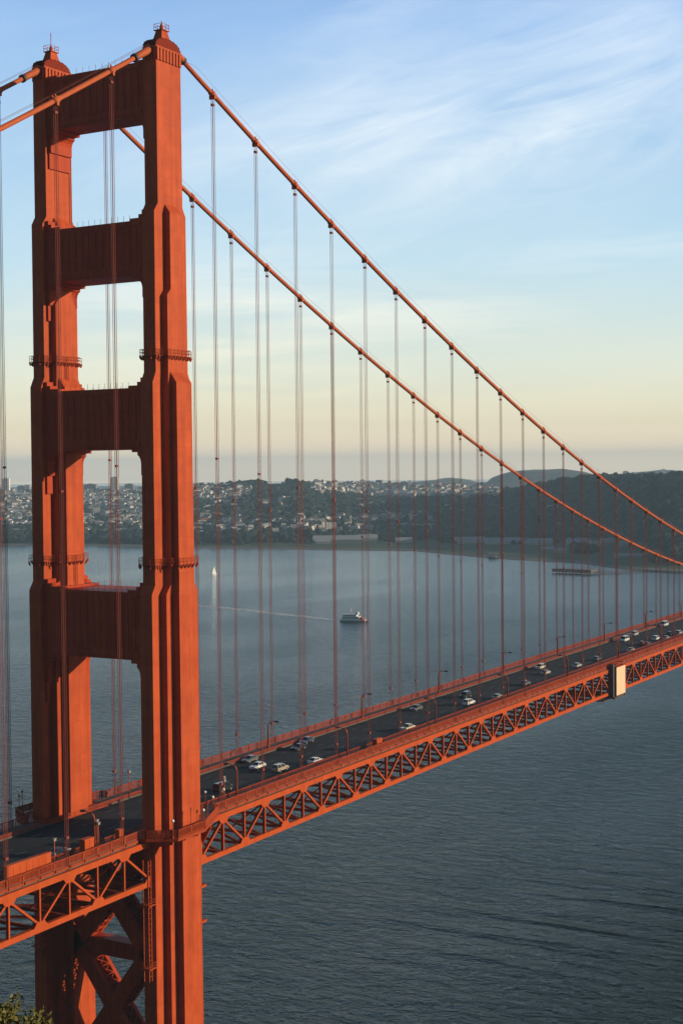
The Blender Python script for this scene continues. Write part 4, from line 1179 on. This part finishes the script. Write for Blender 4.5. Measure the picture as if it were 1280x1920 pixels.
# ------------------------------------------------------------------ the camera's own headland and bush
gx = np.arange(-640, -58, 6.0); gy = np.arange(-640, 60, 6.0)
V = []; F = []
def head_z(x, y):
    dx, dy = x-CAM[0], y-CAM[1]
    f = dx*math.cos(AZ+.15)+dy*math.sin(AZ+.15)                 # distance out towards the strait
    f2 = max(f, 0)
    z = 143.6 - .46*f2 - max(0, f2-30)*.42 + min(0, f)*-.06
    z += (vnoise(x/22, y/22, 12)-.5)*2.2*min(1, abs(f)/25+.12) + (vnoise(x/7, y/7, 13)-.5)*.5
    return max(z, -8)
for x in gx:
    for y in gy: V.append((x, y, head_z(x, y)))
ny = len(gy)
for i in range(len(gx)-1):
    for j in range(ny-1): F.append((i*ny+j, (i+1)*ny+j, (i+1)*ny+j+1, i*ny+j+1))
tag(np_mesh('headland_ground', np.array(V), np.array(F), terr('headland_soil', [(.35, (.05, .045, .025)), (.6, (.11, .095, .055)), (.75, (.16, .13, .085))], .25), smooth=True), kind='structure')
bc = CAM + view_ray(-42, 1990)/np.linalg.norm(view_ray(-42, 1990))*24.0
gz = head_z(bc[0], bc[1])
bush = empty('coastal_bush', (bc[0], bc[1], gz-.1))
H = bc[2]-gz+.1
br = random.Random(6); m = MB(); lm_ = MB(); tips = []
for i in range(26):
    a = br.uniform(0, 6.28); rad = br.uniform(.2, 1.25); zz = H + br.uniform(-.7, .55)*(1.15-rad*.55)
    tip = Vector((rad*math.cos(a), rad*math.sin(a), zz)); mid = Vector((tip.x*.4, tip.y*.4, zz*.55))
    m.tube([(0.05*math.cos(a), .05*math.sin(a), 0), mid, tip], [.06, .035, .012], 5); tips.append((mid, tip))
m.build('stem', M['twig'], bush)
def leaf(p, size, rng):
    d = Vector((rng.gauss(0, 1), rng.gauss(0, 1), rng.gauss(.5, .8))).normalized(); u = d.cross(Vector((rng.random(), rng.random(), rng.random()-.4))).normalized()
    n = d.cross(u)
    lm_.add([p, p+d*size*.5+u*size*.26+n*size*.05, p+d*size, p+d*size*.5-u*size*.26+n*size*.05], [(0, 1, 2, 3)])
for i in range(900):
    a = br.uniform(0, 6.28); t_ = math.acos(br.uniform(-.35, 1)); rr_ = br.uniform(.45, 1.0)**.6
    cpos = Vector((1.25*rr_*math.sin(t_)*math.cos(a), 1.25*rr_*math.sin(t_)*math.sin(a), H - .25 + .95*rr_*math.cos(t_)))
    cpos += Vector((br.gauss(0, .08), br.gauss(0, .08), br.gauss(0, .1)))
    k = vnoise(cpos.x*2.5+9, cpos.y*2.5+cpos.z*2, 44)
    if k < .3: continue
    for j in range(18):
        leaf(cpos + Vector((br.gauss(0, .055), br.gauss(0, .055), br.gauss(.02, .07))), br.uniform(.05, .1), br)
lm_.build('foliage', M['bush'], bush)
tag(bush, 'yellow-green coastal bush peeking into the lower left corner', 'bush')

# ------------------------------------------------------------------ sun, sky, haze
SUN_EL = R(12.5); SD = Vector((.45, -.893, 0)).normalized()
sd = Vector((SD.x*math.cos(SUN_EL), SD.y*math.cos(SUN_EL), math.sin(SUN_EL)))
sun = bpy.data.lights.new('sun', 'SUN'); so = bpy.data.objects.new('sun', sun); col.objects.link(so)
sun.energy = 5.0; sun.angle = R(.5); sun.color = (1.0, .80, .56)
so.rotation_euler = (-sd).to_track_quat('-Z', 'Y').to_euler()
w = bpy.data.worlds.new('World'); scene.world = w; w.use_nodes = True
t = NT(w.node_tree); bg = w.node_tree.nodes['Background']
sky = t.node('ShaderNodeTexSky'); sky.sky_type = 'NISHITA'; sky.sun_disc = False
sky.sun_elevation = SUN_EL; sky.sun_rotation = math.atan2(SD.x, SD.y)
sky.air_density = 1.0; sky.dust_density = .7; sky.ozone_density = 2.0; sky.altitude = 140
STR_ = .075
tc = t.node('ShaderNodeTexCoord'); sp = t.node('ShaderNodeSeparateXYZ', inp={'Vector': tc.outputs['Generated']})
X, Y, Z = sp.outputs
# added sky gradient brightens the city side; faded out elsewhere to keep ambient low
dm = t.math('ADD', t.math('MULTIPLY', X, math.cos(AZ+.1)), t.math('MULTIPLY', Y, math.sin(AZ+.1)))
dmask = t.ramp(dm, [(.15, (0,)*3), (.75, (1,)*3)])
def C(r, g, b): return (r/STR_, g/STR_, b/STR_)
def zramp(stops):
    n = t.node('ShaderNodeMapRange', inp={'Value': Z, 'From Min': 0.0, 'From Max': .4})
    return t.ramp(n.outputs[0], [(p/.4, c) for p, c in stops])
veil = zramp([(0, C(2.2, 1.65, 1.08)), (.012, C(1.75, 1.36, .9)), (.03, C(1.28, 1.12, .78)), (.065, C(1.10, 1.16, .98)), (.135, C(.74, 1.04, 1.22)), (.3, C(.40, .70, 1.22)), (.4, C(.28, .54, 1.1))])
hi = t.ramp(Z, [(.28, (1,)*3), (.5, (.12,)*3)])
veil_f = t.math('MULTIPLY', t.math('MULTIPLY', dmask, hi), .6)
A = t.math('ADD', t.math('MULTIPLY', X, math.sin(AZ)), t.math('MULTIPLY', Y, -math.cos(AZ)))     # to the right of the view's azimuth
def streak(rot, sa, se, det, ro, di, loc):
    c, s_ = math.cos(rot), math.sin(rot)
    u = t.math('ADD', t.math('MULTIPLY', A, c), t.math('MULTIPLY', Z, s_)); v = t.math('SUBTRACT', t.math('MULTIPLY', Z, c), t.math('MULTIPLY', A, s_))
    cv = t.node('ShaderNodeCombineXYZ', inp={0: t.math('MULTIPLY', u, sa), 1: t.math('MULTIPLY', v, se), 2: loc})
    return t.node('ShaderNodeTexNoise', inp={'Vector': cv.outputs[0], 'Scale': 1.0, 'Detail': det, 'Roughness': ro, 'Distortion': di}).outputs[0]
def blob(a0, e0, ra, re, rot=0.0):
    c, s_ = math.cos(rot), math.sin(rot)
    da = t.math('ADD', A, -a0); de = t.math('ADD', Z, -e0)
    u = t.math('DIVIDE', t.math('ADD', t.math('MULTIPLY', da, c), t.math('MULTIPLY', de, s_)), ra); v = t.math('DIVIDE', t.math('SUBTRACT', t.math('MULTIPLY', de, c), t.math('MULTIPLY', da, s_)), re)
    d2 = t.math('ADD', t.math('MULTIPLY', u, u), t.math('MULTIPLY', v, v))
    return t.math('POWER', 2.718, t.math('MULTIPLY', d2, -1.0))
front = t.ramp(dm, [(0, (0,)*3), (.4, (1,)*3)])
fine = streak(.24, 7, 30, 9.0, .62, 1.8, .3); soft = streak(.26, 3.2, 9, 5.0, .5, 1.1, 2.7); low = streak(.03, 6, 48, 6.0, .55, .7, 5.1)
patch = t.math('ADD', t.math('ADD', blob(.13, .235, .17, .055, .22), t.math('MULTIPLY', blob(.05, .215, .15, .03, .05), .8)), t.math('ADD', t.math('MULTIPLY', blob(.02, .30, .05, .03, .9), .5), .16))
tex = t.math('ADD', t.math('MULTIPLY', fine, .34), t.math('MULTIPLY', soft, .66))
w1 = t.math('MULTIPLY', patch, t.ramp(tex, [(.36, (0,)*3), (.52, (.5,)*3), (.66, (1.0,)*3)]))
lowp = t.math('ADD', blob(-.09, .095, .10, .045, 0), t.math('ADD', t.math('MULTIPLY', blob(.06, .10, .07, .015, 0), .8), t.math('ADD', t.math('MULTIPLY', blob(0, .04, .5, .02, 0), .5), t.math('MULTIPLY', blob(.2, .135, .1, .012, .04), .5))))
w2 = t.math('MULTIPLY', lowp, t.ramp(low, [(.40, (0,)*3), (.54, (.55,)*3), (.66, (1.0,)*3)]))
wisp = t.math('MINIMUM', t.math('MULTIPLY', t.math('ADD', w1, w2), .72), .8)
wcol = zramp([(0, C(.80, .66, .46)), (.05, C(1.02, .93, .66)), (.10, C(1.0, .98, .84)), (.16, C(.93, .98, .98)), (.4, C(.80, .93, 1.08))])
A1 = t.mix(veil_f, sky.outputs[0], veil)
final = t.mix(t.math('MULTIPLY', front, wisp), A1, wcol)
t.l.new(final, bg.inputs['Color']); bg.inputs['Strength'].default_value = STR_

hm = bpy.data.materials.new('haze_air'); hm.use_nodes = True; nt_ = hm.node_tree
for n in list(nt_.nodes):
    if n.type != 'OUTPUT_MATERIAL': nt_.nodes.remove(n)
pv = nt_.nodes.new('ShaderNodeVolumePrincipled'); pv.inputs['Color'].default_value = (.52, .78, 1.0, 1); pv.inputs['Density'].default_value = 7.4e-5; pv.inputs['Anisotropy'].default_value = 0.0
nt_.links.new(pv.outputs[0], [n for n in nt_.nodes if n.type == 'OUTPUT_MATERIAL'][0].inputs['Volume'])
m = MB(); m.box(-17000, 17000, -17000, 17000, -9.5, 300)
hz = m.build('haze', hm); tag(hz, kind='stuff')

scene.view_settings.view_transform = 'Standard'; scene.view_settings.look = 'None'; scene.view_settings.gamma = 1.0
scene.view_settings.exposure = 0.1
scene.render.engine = 'CYCLES'
scene.cycles.max_bounces = 6; scene.cycles.diffuse_bounces = 2; scene.cycles.volume_bounces = 0; scene.cycles.transparent_max_bounces = 8
scene.cycles.use_denoising = True
